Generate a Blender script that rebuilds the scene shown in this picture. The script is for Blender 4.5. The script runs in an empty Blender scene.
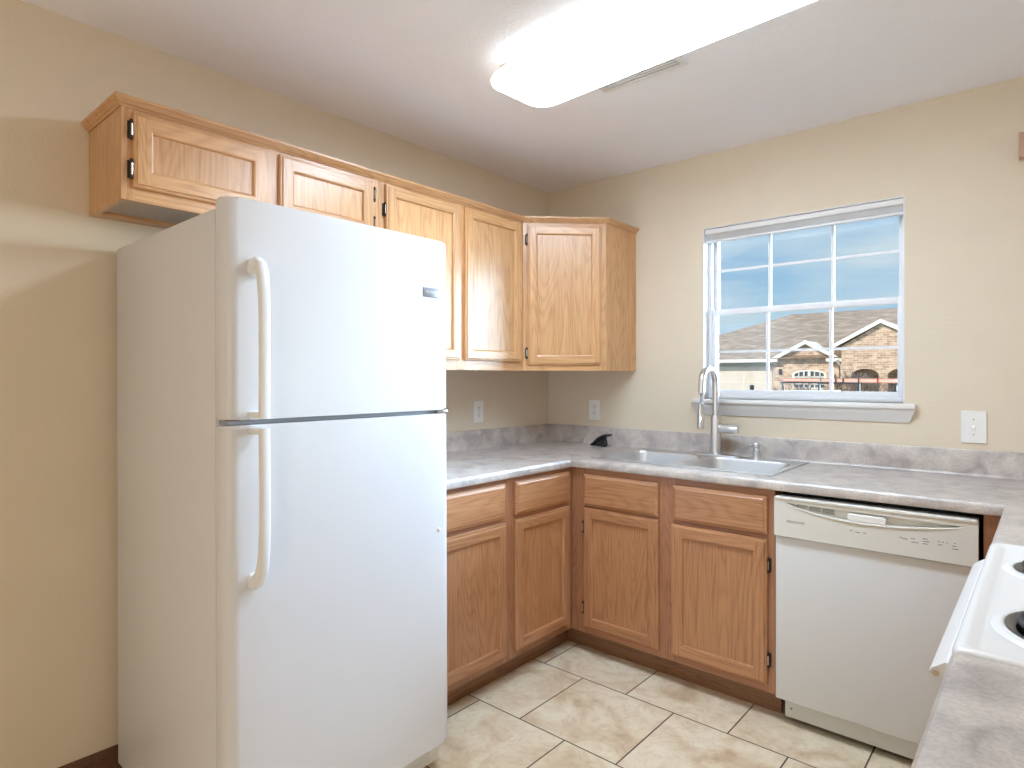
import bpy, bmesh, math, random
from mathutils import Vector, Matrix
random.seed(7)
S = bpy.context.scene
COL = S.collection
PI = math.pi

# ---------------------------------------------------------------- camera
FPX, CX, CY, CZ, YAW, HY = 618.9, 2.345, -3.033, 1.3025, 0.7171, 377.1
cd = bpy.data.cameras.new('camera'); cam = bpy.data.objects.new('camera', cd); COL.objects.link(cam)
cd.sensor_fit = 'HORIZONTAL'; cd.sensor_width = 36.0
cd.lens = 36.0 * FPX / 1024.0
cd.shift_y = (HY - 384.0) / 1024.0
cd.clip_start = 0.05; cd.clip_end = 300
cam.location = (CX, CY, CZ); cam.rotation_euler = (PI / 2, 0, YAW)
S.camera = cam
S.view_settings.view_transform = 'Standard'
S.view_settings.look = 'None'
S.view_settings.exposure = 0.04
S.view_settings.gamma = 1.0
S.view_settings.use_curve_mapping = False
try:
    S.cycles.max_bounces = 10; S.cycles.diffuse_bounces = 6; S.cycles.transparent_max_bounces = 12
    S.cycles.caustics_reflective = False; S.cycles.caustics_refractive = False
    S.cycles.sample_clamp_indirect = 12.0
except Exception:
    pass

# ---------------------------------------------------------------- world
SKY_FILL = 112.0        # strength of the bright sky lobe added to light the room
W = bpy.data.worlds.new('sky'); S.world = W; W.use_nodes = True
nt = W.node_tree; nt.nodes.clear()
def N(t, **k):
    n = nt.nodes.new(t)
    for a, b in k.items(): setattr(n, a, b)
    return n
tc = N('ShaderNodeTexCoord'); sep = N('ShaderNodeSeparateXYZ')
nt.links.new(tc.outputs['Generated'], sep.inputs[0])
gr = N('ShaderNodeValToRGB'); nt.links.new(sep.outputs['Z'], gr.inputs[0])
e = gr.color_ramp.elements
e[0].position = 0.0; e[0].color = (0.58, 0.70, 0.80, 1)
e[1].position = 0.30; e[1].color = (0.22, 0.44, 0.76, 1)
x = e.new(0.10); x.color = (0.38, 0.62, 0.83, 1)
mp = N('ShaderNodeMapping'); mp.inputs['Scale'].default_value = (1.6, 1.6, 9.0)
nt.links.new(tc.outputs['Generated'], mp.inputs[0])
nz = N('ShaderNodeTexNoise'); nz.inputs['Scale'].default_value = 2.6; nz.inputs['Detail'].default_value = 5
nz.inputs['Distortion'].default_value = 0.4
nt.links.new(mp.outputs[0], nz.inputs['Vector'])
cr = N('ShaderNodeValToRGB'); nt.links.new(nz.outputs['Fac'], cr.inputs[0])
cr.color_ramp.elements[0].position = 0.37; cr.color_ramp.elements[0].color = (0, 0, 0, 1)
cr.color_ramp.elements[1].position = 0.66; cr.color_ramp.elements[1].color = (0.8, 0.8, 0.8, 1)
mx = N('ShaderNodeMix', data_type='RGBA')
nt.links.new(cr.outputs[0], mx.inputs[0]); nt.links.new(gr.outputs[0], mx.inputs[6]); mx.inputs[7].default_value = (0.70, 0.81, 0.87, 1)
# added bright lobe low in the sky, outside the camera's view through the window
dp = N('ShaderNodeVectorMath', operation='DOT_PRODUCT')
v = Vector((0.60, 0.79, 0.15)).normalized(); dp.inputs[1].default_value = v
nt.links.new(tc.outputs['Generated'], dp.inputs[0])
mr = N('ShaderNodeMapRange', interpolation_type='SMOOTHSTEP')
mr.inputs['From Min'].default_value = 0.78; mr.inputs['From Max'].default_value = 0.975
mr.inputs['To Min'].default_value = 1.0; mr.inputs['To Max'].default_value = SKY_FILL
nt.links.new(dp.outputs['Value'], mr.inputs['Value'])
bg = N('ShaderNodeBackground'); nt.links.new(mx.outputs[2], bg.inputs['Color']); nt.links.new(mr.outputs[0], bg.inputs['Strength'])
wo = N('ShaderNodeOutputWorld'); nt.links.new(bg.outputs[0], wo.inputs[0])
try:
    W.cycles.sampling_method = 'MANUAL'; W.cycles.sample_map_resolution = 512
except Exception:
    pass

# ---------------------------------------------------------------- sun, window daylight and added rear fill
def add_light(name, kind, loc, rot, energy, color=(1, 1, 1), **k):
    l = bpy.data.lights.new(name, kind); l.energy = energy; l.color = color
    for a, b in k.items(): setattr(l, a, b)
    o = bpy.data.objects.new(name, l); COL.objects.link(o); o.location = loc; o.rotation_euler = rot
    return o
sun = add_light('sun', 'SUN', (0, 0, 20), (0, 0, 0), 4.0, (1.0, 0.92, 0.80), angle=0.01)
sun.rotation_euler = Vector((0.30, 0.80, -0.55)).to_track_quat('-Z', 'Y').to_euler()
# sky portal in the kitchen window
po = add_light('window_portal', 'AREA', (1.44, 0.16, 1.63), (-PI / 2, 0, 0), 1, shape='RECTANGLE', size=0.86, size_y=0.84)
po.data.cycles.is_portal = True
# unseen warm fill light added behind the camera, no lamp modelled
add_light('rear_fill_light', 'POINT', (2.9, -5.1, 1.2), (0, 0, 0), 64, (1.0, 0.965, 0.88), shadow_soft_size=0.18)

# ---------------------------------------------------------------- mesh helpers
def tag(o, label=None, cat=None, group=None, kind=None):
    if label: o['label'] = label
    if cat: o['category'] = cat
    if group: o['group'] = group
    if kind: o['kind'] = kind
    return o
def empty(name, loc=(0, 0, 0), rz=0, label=None, cat=None, group=None, kind=None):
    o = bpy.data.objects.new(name, None); COL.objects.link(o)
    o.location = loc; o.rotation_euler = (0, 0, rz); o.empty_display_size = 0.1
    return tag(o, label, cat, group, kind)
def link(name, bm, mats, parent=None, smooth=35, loc=None, rz=0):
    me = bpy.data.meshes.new(name)
    bmesh.ops.recalc_face_normals(bm, faces=bm.faces[:])
    bm.to_mesh(me); bm.free()
    if not isinstance(mats, (list, tuple)): mats = [mats]
    for m in mats: me.materials.append(m)
    o = bpy.data.objects.new(name, me); COL.objects.link(o)
    if parent: o.parent = parent
    if loc: o.location = loc
    if rz: o.rotation_euler = (0, 0, rz)
    if smooth:
        for p in me.polygons: p.use_smooth = True
        try:
            me.set_sharp_from_angle(angle=math.radians(smooth))
        except Exception:
            pass
    return o
def B(): return bmesh.new()
def box(bm, x0, x1, y0, y1, z0, z1, bev=0, seg=2, mat=0):
    vs = [bm.verts.new((x, y, z)) for x in (x0, x1) for y in (y0, y1) for z in (z0, z1)]
    idx = [(0, 1, 3, 2), (4, 6, 7, 5), (0, 4, 5, 1), (2, 3, 7, 6), (0, 2, 6, 4), (1, 5, 7, 3)]
    fs = [bm.faces.new([vs[i] for i in q]) for q in idx]
    for f in fs: f.material_index = mat
    if bev > 0:
        es = list({e for f in fs for e in f.edges})
        r = bmesh.ops.bevel(bm, geom=es, offset=bev, offset_type='OFFSET', segments=seg, profile=0.5, affect='EDGES')
        for f in r['faces']: f.material_index = mat
    return fs
def loft(bm, loops, closed=True, cap=True, mat=0):
    """loops: lists of points with equal count; quads between consecutive loops"""
    V = [[bm.verts.new(p) for p in L] for L in loops]
    n = len(V[0])
    for a, b in zip(V, V[1:]):
        for i in range(n if closed else n - 1):
            j = (i + 1) % n
            try:
                f = bm.faces.new((a[i], a[j], b[j], b[i])); f.material_index = mat
            except ValueError: pass
    if cap:
        for L in (V[0], V[-1]):
            try:
                f = bm.faces.new(L); f.material_index = mat
            except ValueError: pass
    return V
def prism(bm, pts, z0, z1, bev=0, seg=3, mat=0):
    """vertical prism over plan outline pts; bev rounds the top and bottom rims"""
    a = [bm.verts.new((p[0], p[1], z0)) for p in pts]; b = [bm.verts.new((p[0], p[1], z1)) for p in pts]
    n = len(pts); fs = []
    for i in range(n):
        j = (i + 1) % n; fs.append(bm.faces.new((a[i], a[j], b[j], b[i])))
    f0 = bm.faces.new(a[::-1]); f1 = bm.faces.new(b)
    for f in fs + [f0, f1]: f.material_index = mat
    if bev > 0:
        r = bmesh.ops.bevel(bm, geom=list(f0.edges) + list(f1.edges), offset=bev, offset_type='OFFSET', segments=seg, profile=0.5, affect='EDGES')
        for f in r['faces']: f.material_index = mat
def tube(bm, pts, r, seg=12, side=None, asp=1.0, cap=True, mat=0):
    """swept tube; r number or list; side fixes the frame's first axis, asp scales along it"""
    pts = [Vector(p) for p in pts]; n = len(pts)
    R = r if isinstance(r, (list, tuple)) else [r] * n
    prev = None; loops = []
    for i, p in enumerate(pts):
        t = (pts[min(i + 1, n - 1)] - pts[max(i - 1, 0)]).normalized()
        if side is not None: a = Vector(side)
        else:
            a = prev if prev is not None else (Vector((0, 0, 1)) if abs(t.z) < 0.9 else Vector((1, 0, 0)))
        a = (a - t * a.dot(t)).normalized(); prev = a; b = t.cross(a)
        loops.append([p + a * (math.cos(2 * PI * k / seg) * R[i] * asp) + b * (math.sin(2 * PI * k / seg) * R[i]) for k in range(seg)])
    loft(bm, loops, True, cap, mat)
def lathe(bm, c, prof, seg=24, axis='z', mat=0, cap=True):
    c = Vector(c); loops = []
    for r, h in prof:
        L = []
        for k in range(seg):
            a = 2 * PI * k / seg; u, w = math.cos(a) * r, math.sin(a) * r
            L.append(c + (Vector((u, w, h)) if axis == 'z' else Vector((h, u, w)) if axis == 'x' else Vector((u, h, w))))
        loops.append(L)
    loft(bm, loops, True, cap, mat)
def poly_holes(bm, outer, holes, M, t, mat=0):
    """flat plate: outline with holes in (u, v), thickness t along +n; M maps (u, v, n) to space"""
    es = []
    for L in [outer] + holes:
        vs = [bm.verts.new((p[0], p[1], 0)) for p in L]
        es += [bm.edges.new((vs[i], vs[(i + 1) % len(vs)])) for i in range(len(vs))]
    r = bmesh.ops.triangle_fill(bm, use_beauty=True, use_dissolve=False, edges=es, normal=(0, 0, 1))
    fs = [g for g in r['geom'] if isinstance(g, bmesh.types.BMFace)]
    ex = bmesh.ops.extrude_face_region(bm, geom=fs)
    nv = [g for g in ex['geom'] if isinstance(g, bmesh.types.BMVert)]
    for q in nv: q.co.z += t
    allv = {v for f in fs for v in f.verts} | set(nv)
    nf = {f for v in allv for f in v.link_faces}
    for f in nf: f.material_index = mat
    for q in allv: q.co = M @ q.co
def rrect(x0, x1, y0, y1, r, seg=5):
    P = []
    for cx, cy, a0 in ((x1 - r, y1 - r, 0), (x0 + r, y1 - r, 90), (x0 + r, y0 + r, 180), (x1 - r, y0 + r, 270)):
        for k in range(seg + 1):
            a = math.radians(a0 + 90 * k / seg); P.append((cx + r * math.cos(a), cy + r * math.sin(a)))
    return P
def text(name, body, size, mat, parent, loc, rot, ext=0.0004, align='LEFT', sx=1.0):
    cu = bpy.data.curves.new(name, 'FONT'); cu.body = body; cu.size = size; cu.extrude = ext
    cu.align_x = align; cu.align_y = 'CENTER'
    t = bpy.data.objects.new(name, cu); COL.objects.link(t)
    bpy.context.view_layer.update()
    me = bpy.data.meshes.new_from_object(t); bpy.data.objects.remove(t)
    me.materials.clear(); me.materials.append(mat)
    o = bpy.data.objects.new(name, me); COL.objects.link(o); o.parent = parent
    o.location = loc; o.rotation_euler = rot; o.scale = (sx, 1, 1)
    return o

# ---------------------------------------------------------------- materials
def mat_base(name, color, rough=0.5, metal=0.0, spec=0.5, coat=0.0):
    m = bpy.data.materials.new(name); m.use_nodes = True
    b = m.node_tree.nodes['Principled BSDF']
    b.inputs['Base Color'].default_value = (*color, 1); b.inputs['Roughness'].default_value = rough
    b.inputs['Metallic'].default_value = metal; b.inputs['Specular IOR Level'].default_value = spec
    b.inputs['Coat Weight'].default_value = coat
    return m, m.node_tree, b
def noise_bump(nt, b, scale, strength, dist=0.001, detail=2, rough=None):
    t = nt.nodes.new('ShaderNodeTexCoord'); n = nt.nodes.new('ShaderNodeTexNoise')
    n.inputs['Scale'].default_value = scale; n.inputs['Detail'].default_value = detail
    bp = nt.nodes.new('ShaderNodeBump'); bp.inputs['Strength'].default_value = strength; bp.inputs['Distance'].default_value = dist
    nt.links.new(t.outputs['Object'], n.inputs['Vector']); nt.links.new(n.outputs['Fac'], bp.inputs['Height'])
    nt.links.new(bp.outputs[0], b.inputs['Normal'])
def ramp(nt, src, stops):
    r = nt.nodes.new('ShaderNodeValToRGB'); nt.links.new(src, r.inputs[0])
    el = r.color_ramp.elements
    while len(el) > 1: el.remove(el[-1])
    el[0].position = stops[0][0]; el[0].color = (*stops[0][1], 1)
    for p, c in stops[1:]:
        q = el.new(p); q.color = (*c, 1)
    return r.outputs[0]
def plain(name, color, rough=0.5, metal=0.0, spec=0.5, coat=0.0, bump=None, var=0.03):
    m, nt, b = mat_base(name, color, rough, metal, spec, coat)
    t = nt.nodes.new('ShaderNodeTexCoord'); n = nt.nodes.new('ShaderNodeTexNoise'); n.inputs['Scale'].default_value = 6
    nt.links.new(t.outputs['Object'], n.inputs['Vector'])
    c1 = tuple(c * (1 - var) for c in color); c2 = tuple(min(1, c * (1 + var)) for c in color)
    nt.links.new(ramp(nt, n.outputs['Fac'], [(0.3, c1), (0.7, c2)]), b.inputs['Base Color'])
    if bump: noise_bump(nt, b, *bump)
    return m

def oak(name, axis, light, dark, rough=0.33):
    m, nt, b = mat_base(name, light, rough, 0, 0.5, 0.25)
    b.inputs['Coat Roughness'].default_value = 0.25
    L = nt.links
    t = nt.nodes.new('ShaderNodeTexCoord'); oi = nt.nodes.new('ShaderNodeObjectInfo')
    add = nt.nodes.new('ShaderNodeVectorMath'); add.operation = 'ADD'
    mul = nt.nodes.new('ShaderNodeVectorMath'); mul.operation = 'SCALE'; mul.inputs[0].default_value = (5.3, 2.7, 9.1)
    L.new(oi.outputs['Random'], mul.inputs['Scale']); L.new(t.outputs['Object'], add.inputs[0]); L.new(mul.outputs[0], add.inputs[1])
    def mapped(sc):
        mp = nt.nodes.new('ShaderNodeMapping'); mp.inputs['Scale'].default_value = sc
        L.new(add.outputs[0], mp.inputs[0]); return mp.outputs[0]
    along = {'z': 2, 'x': 0, 'y': 1}[axis]
    s1 = [7.0, 7.0, 7.0]; s1[along] = 0.9
    n1 = nt.nodes.new('ShaderNodeTexNoise'); n1.inputs['Scale'].default_value = 1.0; n1.inputs['Detail'].default_value = 1.0
    n1.inputs['Distortion'].default_value = 0.25
    L.new(mapped(s1), n1.inputs['Vector'])
    k = nt.nodes.new('ShaderNodeMath'); k.operation = 'MULTIPLY'; k.inputs[1].default_value = 24.0; L.new(n1.outputs['Fac'], k.inputs[0])
    fr = nt.nodes.new('ShaderNodeMath'); fr.operation = 'PINGPONG'; fr.inputs[1].default_value = 0.5; L.new(k.outputs[0], fr.inputs[0])
    s2 = [170.0, 170.0, 170.0]; s2[along] = 5.0
    n2 = nt.nodes.new('ShaderNodeTexNoise'); n2.inputs['Scale'].default_value = 1.0; n2.inputs['Detail'].default_value = 2
    L.new(mapped(s2), n2.inputs['Vector'])
    s3 = [22.0, 22.0, 22.0]; s3[along] = 1.0
    n3 = nt.nodes.new('ShaderNodeTexNoise'); n3.inputs['Scale'].default_value = 1.0; n3.inputs['Detail'].default_value = 3
    L.new(mapped(s3), n3.inputs['Vector'])
    rings = ramp(nt, fr.outputs[0], [(0.0, (1, 1, 1)), (0.09, (0.75, 0.75, 0.75)), (0.28, (0.15, 0.15, 0.15)), (0.5, (0, 0, 0))])
    pores = ramp(nt, n2.outputs['Fac'], [(0.44, (0, 0, 0)), (0.64, (1, 1, 1))])
    a = nt.nodes.new('ShaderNodeMath'); a.operation = 'MULTIPLY'; a.inputs[1].default_value = 0.26; L.new(rings, a.inputs[0])
    c = nt.nodes.new('ShaderNodeMath'); c.operation = 'MULTIPLY_ADD'; c.inputs[1].default_value = 0.30; L.new(pores, c.inputs[0]); L.new(a.outputs[0], c.inputs[2])
    d = nt.nodes.new('ShaderNodeMath'); d.operation = 'MULTIPLY_ADD'; d.inputs[1].default_value = 0.45; L.new(n3.outputs['Fac'], d.inputs[0]); L.new(c.outputs[0], d.inputs[2])
    mid = tuple(0.55 * p + 0.45 * q for p, q in zip(light, dark))
    col = ramp(nt, d.outputs[0], [(0.10, light), (0.50, mid), (0.95, dark)])
    # slight board-to-board difference
    hs = nt.nodes.new('ShaderNodeHueSaturation'); mrr = nt.nodes.new('ShaderNodeMapRange')
    mrr.inputs['To Min'].default_value = 0.93; mrr.inputs['To Max'].default_value = 1.06
    L.new(oi.outputs['Random'], mrr.inputs['Value']); L.new(mrr.outputs[0], hs.inputs['Value']); L.new(col, hs.inputs['Color'])
    L.new(hs.outputs[0], b.inputs['Base Color'])
    bp = nt.nodes.new('ShaderNodeBump'); bp.inputs['Strength'].default_value = 0.12; bp.inputs['Distance'].default_value = 0.0006; bp.invert = True
    L.new(n2.outputs['Fac'], bp.inputs['Height']); L.new(bp.outputs[0], b.inputs['Normal'])
    return m
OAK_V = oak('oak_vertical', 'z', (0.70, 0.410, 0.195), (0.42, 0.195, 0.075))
OAK_H = oak('oak_horizontal', 'x', (0.70, 0.410, 0.195), (0.42, 0.195, 0.075))
OAK_Y = oak('oak_lengthwise', 'y', (0.70, 0.410, 0.195), (0.42, 0.195, 0.075))
OAKL_V = oak('darker_oak_vertical', 'z', (0.52, 0.262, 0.125), (0.28, 0.118, 0.052))  # darker oak tone used on the base cabinets
OAKL_H = oak('darker_oak_horizontal', 'x', (0.52, 0.262, 0.125), (0.28, 0.118, 0.052))
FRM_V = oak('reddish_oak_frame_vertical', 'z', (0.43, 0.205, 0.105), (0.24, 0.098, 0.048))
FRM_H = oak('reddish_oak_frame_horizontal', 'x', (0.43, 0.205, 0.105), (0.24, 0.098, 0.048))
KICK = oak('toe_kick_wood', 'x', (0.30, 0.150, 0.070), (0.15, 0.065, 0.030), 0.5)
BASEB = oak('baseboard_wood', 'x', (0.16, 0.070, 0.035), (0.07, 0.030, 0.016), 0.4)

WALL = plain('beige_wall_paint', (0.720, 0.622, 0.485), 0.75, spec=0.3, bump=(90, 0.35, 0.0025, 3), var=0.012)
CEIL = plain('ceiling_paint', (0.925, 0.925, 0.98), 0.9, spec=0.2, bump=(70, 0.4, 0.003, 3), var=0.01)
WHITE = plain('white_enamel', (0.80, 0.80, 0.80), 0.30, spec=0.5, coat=0.3, bump=(160, 0.03, 0.0008, 2), var=0.005)
FRIDGE = plain('fridge_enamel', (0.69, 0.69, 0.715), 0.42, spec=0.5, bump=(420, 0.10, 0.0006, 2), var=0.004)
BISQ = plain('bisque_plastic', (0.70, 0.685, 0.625), 0.38, var=0.008)
DWDOOR = plain('dishwasher_door_enamel', (0.70, 0.70, 0.685), 0.36, var=0.006)
PLASTIC = plain('white_plastic', (0.82, 0.81, 0.78), 0.35, var=0.005)
VINYL = plain('white_vinyl', (0.80, 0.81, 0.84), 0.35, var=0.005)
PAINTW = plain('white_trim_paint', (0.76, 0.74, 0.72), 0.4, var=0.01)
GREY = plain('grey_gasket', (0.32, 0.34, 0.38), 0.5)
BADGE = plain('badge_metal', (0.34, 0.36, 0.42), 0.3, 0.6)
DARK = plain('dark_gap', (0.012, 0.012, 0.014), 0.8, spec=0.1)
BLACKP = plain('black_plastic', (0.012, 0.014, 0.02), 0.3)
BRONZE = plain('hinge_bronze', (0.045, 0.035, 0.03), 0.35, 0.7)
NICKEL = plain('hinge_pin_nickel', (0.55, 0.50, 0.45), 0.25, 1.0)
UNDER = plain('tan_underside_panel', (.50, .43, .36), .6)
PRINT = plain('grey_print', (0.25, 0.25, 0.26), 0.6)
CHROME = plain('polished_chrome', (0.75, 0.75, 0.77), 0.12, 1.0)
PAN = plain('dark_drip_pan', (.16, .16, .18), .3, .8)
COIL = plain('burner_coil_black', (0.03, 0.032, 0.045), 0.45, 0.3)

def steel(name, c=(0.62, 0.63, 0.65), rough=0.27):
    m, nt, b = mat_base(name, c, rough, 1.0)
    t = nt.nodes.new('ShaderNodeTexCoord'); mp = nt.nodes.new('ShaderNodeMapping'); mp.inputs['Scale'].default_value = (6, 300, 300)
    n = nt.nodes.new('ShaderNodeTexNoise'); n.inputs['Scale'].default_value = 1.0
    nt.links.new(t.outputs['Object'], mp.inputs[0]); nt.links.new(mp.outputs[0], n.inputs['Vector'])
    r = nt.nodes.new('ShaderNodeMapRange'); r.inputs['To Min'].default_value = rough - 0.06; r.inputs['To Max'].default_value = rough + 0.08
    nt.links.new(n.outputs['Fac'], r.inputs['Value']); nt.links.new(r.outputs[0], b.inputs['Roughness'])
    return m
STEEL = steel('brushed_stainless_steel', (0.66, 0.66, 0.665), 0.42); FAUCET = steel('brushed_nickel', (0.70, 0.70, 0.71), 0.32)

def laminate():
    m, nt, b = mat_base('grey_stone_laminate', (0.5, 0.5, 0.5), 0.30, 0, 0.5)
    L = nt.links; t = nt.nodes.new('ShaderNodeTexCoord')
    def nz(s, d, dist=0):
        n = nt.nodes.new('ShaderNodeTexNoise'); n.inputs['Scale'].default_value = s; n.inputs['Detail'].default_value = d
        n.inputs['Distortion'].default_value = dist; L.new(t.outputs['Object'], n.inputs['Vector']); return n.outputs['Fac']
    a = ramp(nt, nz(13, 6, 0.6), [(0.30, (0.36, 0.315, 0.30)), (0.45, (0.48, 0.43, 0.40)), (0.58, (0.56, 0.505, 0.46)), (0.72, (0.64, 0.585, 0.53))])
    c = ramp(nt, nz(150, 2), [(0.36, (0.78, 0.78, 0.80)), (0.6, (1.05, 1.05, 1.03))])
    mx = nt.nodes.new('ShaderNodeMix'); mx.data_type = 'RGBA'; mx.blend_type = 'MULTIPLY'; mx.inputs[0].default_value = 0.6
    L.new(a, mx.inputs[6]); L.new(c, mx.inputs[7]); L.new(mx.outputs[2], b.inputs['Base Color'])
    bp = nt.nodes.new('ShaderNodeBump'); bp.inputs['Strength'].default_value = 0.08; bp.inputs['Distance'].default_value = 0.0008
    L.new(nz(90, 2), bp.inputs['Height']); L.new(bp.outputs[0], b.inputs['Normal'])
    return m
LAM = laminate()

def tiles():
    m, nt, b = mat_base('cream_stone_floor_tile', (0.7, 0.6, 0.45), 0.42, 0, 0.4)
    L = nt.links; t = nt.nodes.new('ShaderNodeTexCoord')
    mp = nt.nodes.new('ShaderNodeMapping'); mp.inputs['Location'].default_value = (-0.180 + 0.212 + 0.424 * 20, 0.812 + 0.424 * 20, 0)
    L.new(t.outputs['Object'], mp.inputs[0])
    def brick(c1, c2, mo, ms, sm):
        k = nt.nodes.new('ShaderNodeTexBrick'); k.offset = 0.5; k.offset_frequency = 2; k.squash = 1.0
        k.inputs['Color1'].default_value = c1; k.inputs['Color2'].default_value = c2; k.inputs['Mortar'].default_value = mo
        k.inputs['Scale'].default_value = 1.0; k.inputs['Mortar Size'].default_value = ms; k.inputs['Mortar Smooth'].default_value = sm
        k.inputs['Bias'].default_value = 0.0; k.inputs['Brick Width'].default_value = 0.424; k.inputs['Row Height'].default_value = 0.424
        L.new(mp.outputs[0], k.inputs['Vector']); return k
    k = brick((0, 0, 0, 1), (1, 1, 1, 1), (0.5, 0.5, 0.5, 1), 0.0028, 0.1)
    # every tile gets its own piece of the stone pattern
    sc = nt.nodes.new('ShaderNodeVectorMath'); sc.operation = 'SCALE'; sc.inputs['Scale'].default_value = 9.0; L.new(k.outputs['Color'], sc.inputs[0])
    ad = nt.nodes.new('ShaderNodeVectorMath'); ad.operation = 'ADD'; L.new(t.outputs['Object'], ad.inputs[0]); L.new(sc.outputs[0], ad.inputs[1])
    def nz(s, d, dist):
        n = nt.nodes.new('ShaderNodeTexNoise'); n.inputs['Scale'].default_value = s; n.inputs['Detail'].default_value = d
        n.inputs['Distortion'].default_value = dist; L.new(ad.outputs[0], n.inputs['Vector']); return n.outputs['Fac']
    base = ramp(nt, nz(5.0, 7, 1.4), [(0.28, (0.56, 0.42, 0.27)), (0.42, (0.68, 0.56, 0.395)), (0.55, (0.76, 0.67, 0.50)), (0.75, (0.83, 0.76, 0.61))])
    vein = ramp(nt, nz(15, 5, 2.4), [(0.36, (0.88, 0.84, 0.80)), (0.52, (1, 1, 1))])
    mx = nt.nodes.new('ShaderNodeMix'); mx.data_type = 'RGBA'; mx.blend_type = 'MULTIPLY'; mx.inputs[0].default_value = 0.75
    L.new(base, mx.inputs[6]); L.new(vein, mx.inputs[7])
    m2 = nt.nodes.new('ShaderNodeMix'); m2.data_type = 'RGBA'; L.new(k.outputs['Fac'], m2.inputs[0]); L.new(mx.outputs[2], m2.inputs[6])
    m2.inputs[7].default_value = (0.065, 0.042, 0.028, 1)
    L.new(m2.outputs[2], b.inputs['Base Color'])
    bp = nt.nodes.new('ShaderNodeBump'); bp.inputs['Strength'].default_value = 0.6; bp.inputs['Distance'].default_value = 0.002; bp.invert = True
    L.new(k.outputs['Fac'], bp.inputs['Height'])
    b2 = nt.nodes.new('ShaderNodeBump'); b2.inputs['Strength'].default_value = 0.15; b2.inputs['Distance'].default_value = 0.002
    L.new(nz(22, 4, 0.5), b2.inputs['Height']); L.new(bp.outputs[0], b2.inputs['Normal']); L.new(b2.outputs[0], b.inputs['Normal'])
    return m
TILE = tiles()

def glass():
    m = bpy.data.materials.new('window_glass'); m.use_nodes = True; nt = m.node_tree; nt.nodes.clear()
    tr = nt.nodes.new('ShaderNodeBsdfTransparent'); tr.inputs[0].default_value = (0.97, 0.985, 0.98, 1)
    gl = nt.nodes.new('ShaderNodeBsdfGlossy'); gl.inputs['Roughness'].default_value = 0.02
    fr = nt.nodes.new('ShaderNodeFresnel'); fr.inputs['IOR'].default_value = 1.45
    mx = nt.nodes.new('ShaderNodeMixShader'); o = nt.nodes.new('ShaderNodeOutputMaterial')
    nt.links.new(fr.outputs[0], mx.inputs[0]); nt.links.new(tr.outputs[0], mx.inputs[1]); nt.links.new(gl.outputs[0], mx.inputs[2]); nt.links.new(mx.outputs[0], o.inputs[0])
    return m
GLASS = glass()
LAMP_STRENGTH = 30.0
def lampmat():
    m, nt, b = mat_base('glowing_acrylic_lens', (0.9, 0.9, 0.88), 0.4)
    b.inputs['Emission Color'].default_value = (0.685, 0.835, 1.0, 1); b.inputs['Emission Strength'].default_value = LAMP_STRENGTH
    return m
LENS = lampmat()
RIM = lampmat(); RIM.name = 'dim_acrylic_rim'; RIM.node_tree.nodes['Principled BSDF'].inputs['Emission Strength'].default_value = 1.0; RIM.node_tree.nodes['Principled BSDF'].inputs['Emission Color'].default_value = (1.0, 0.99, 0.86, 1)

# ---------------------------------------------------------------- room shell
RX, RY, H = 6.2, -6.7, 2.44
def struct(o): return tag(o, kind='structure')
bm = B(); box(bm, -0.15, RX + .15, RY - .15, 0.20, -0.12, 0); struct(link('floor', bm, TILE, smooth=0))
bm = B(); box(bm, -0.15, RX + .15, RY - .15, 0.20, H, H + 0.15); struct(link('ceiling', bm, CEIL, smooth=0))
bm = B(); box(bm, -0.15, 0, RY, 0, 0, H); struct(link('wall_left', bm, WALL, smooth=0))
WX0, WX1, WZ0, WZ1 = 0.999, 1.880, 1.192, 2.062
bm = B(); poly_holes(bm, [(-.15, 0), (RX + .15, 0), (RX + .15, H), (-.15, H)], [[(WX0, WZ0), (WX1, WZ0), (WX1, WZ1), (WX0, WZ1)]],
                     Matrix(((1, 0, 0, 0), (0, 0, 1, 0), (0, 1, 0, 0), (0, 0, 0, 1))), 0.20)
struct(link('wall_back', bm, WALL, smooth=0))
RWX = 2.885
bm = B(); box(bm, RWX, RWX + .12, -2.85, 0, 0, H); struct(link('wall_right', bm, WALL, smooth=0))
bm = B()
box(bm, RX, RX + .15, RY, 0, 0, H)
struct(link('wall_dining', bm, WALL, smooth=0))
bm = B()
box(bm, -.15, RX + .15, RY - .15, RY, 0, H)
struct(link('wall_rear', bm, WALL, smooth=0))
bm = B(); prof = [(0, 0), (.013, 0), (.013, .062), (.009, .075), (0, .080)]
loft(bm, [[(d, yy, z) for d, z in prof] for yy in (RY, -2.2)])
o = struct(link('baseboard_left', bm, BASEB, smooth=0))

# ---------------------------------------------------------------- kitchen window
wn = empty('window_1', (0, 0, 0), kind='structure')
def frame_rect(bm, x0, x1, z0, z1, w, y0, y1, bev=0.002):
    box(bm, x0, x0 + w, y0, y1, z0, z1, bev); box(bm, x1 - w, x1, y0, y1, z0, z1, bev)
    box(bm, x0 + w, x1 - w, y0, y1, z0, z0 + w, bev); box(bm, x0 + w, x1 - w, y0, y1, z1 - w, z1, bev)
FY = 0.062
bm = B()
box(bm, WX0, WX0 + .004, .002, FY, WZ0, WZ1); box(bm, WX1 - .004, WX1, .002, FY, WZ0, WZ1); box(bm, WX0 + .004, WX1 - .004, .002, FY, WZ1 - .004, WZ1)
link('bright_return_sheet', bm, VINYL, wn, smooth=0)  # thin white sheets stand in for bright daylight on the drywall returns
bm = B(); frame_rect(bm, WX0, WX1, WZ0, WZ1, 0.020, FY, FY + .075); link('window_frame', bm, VINYL, wn)
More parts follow.
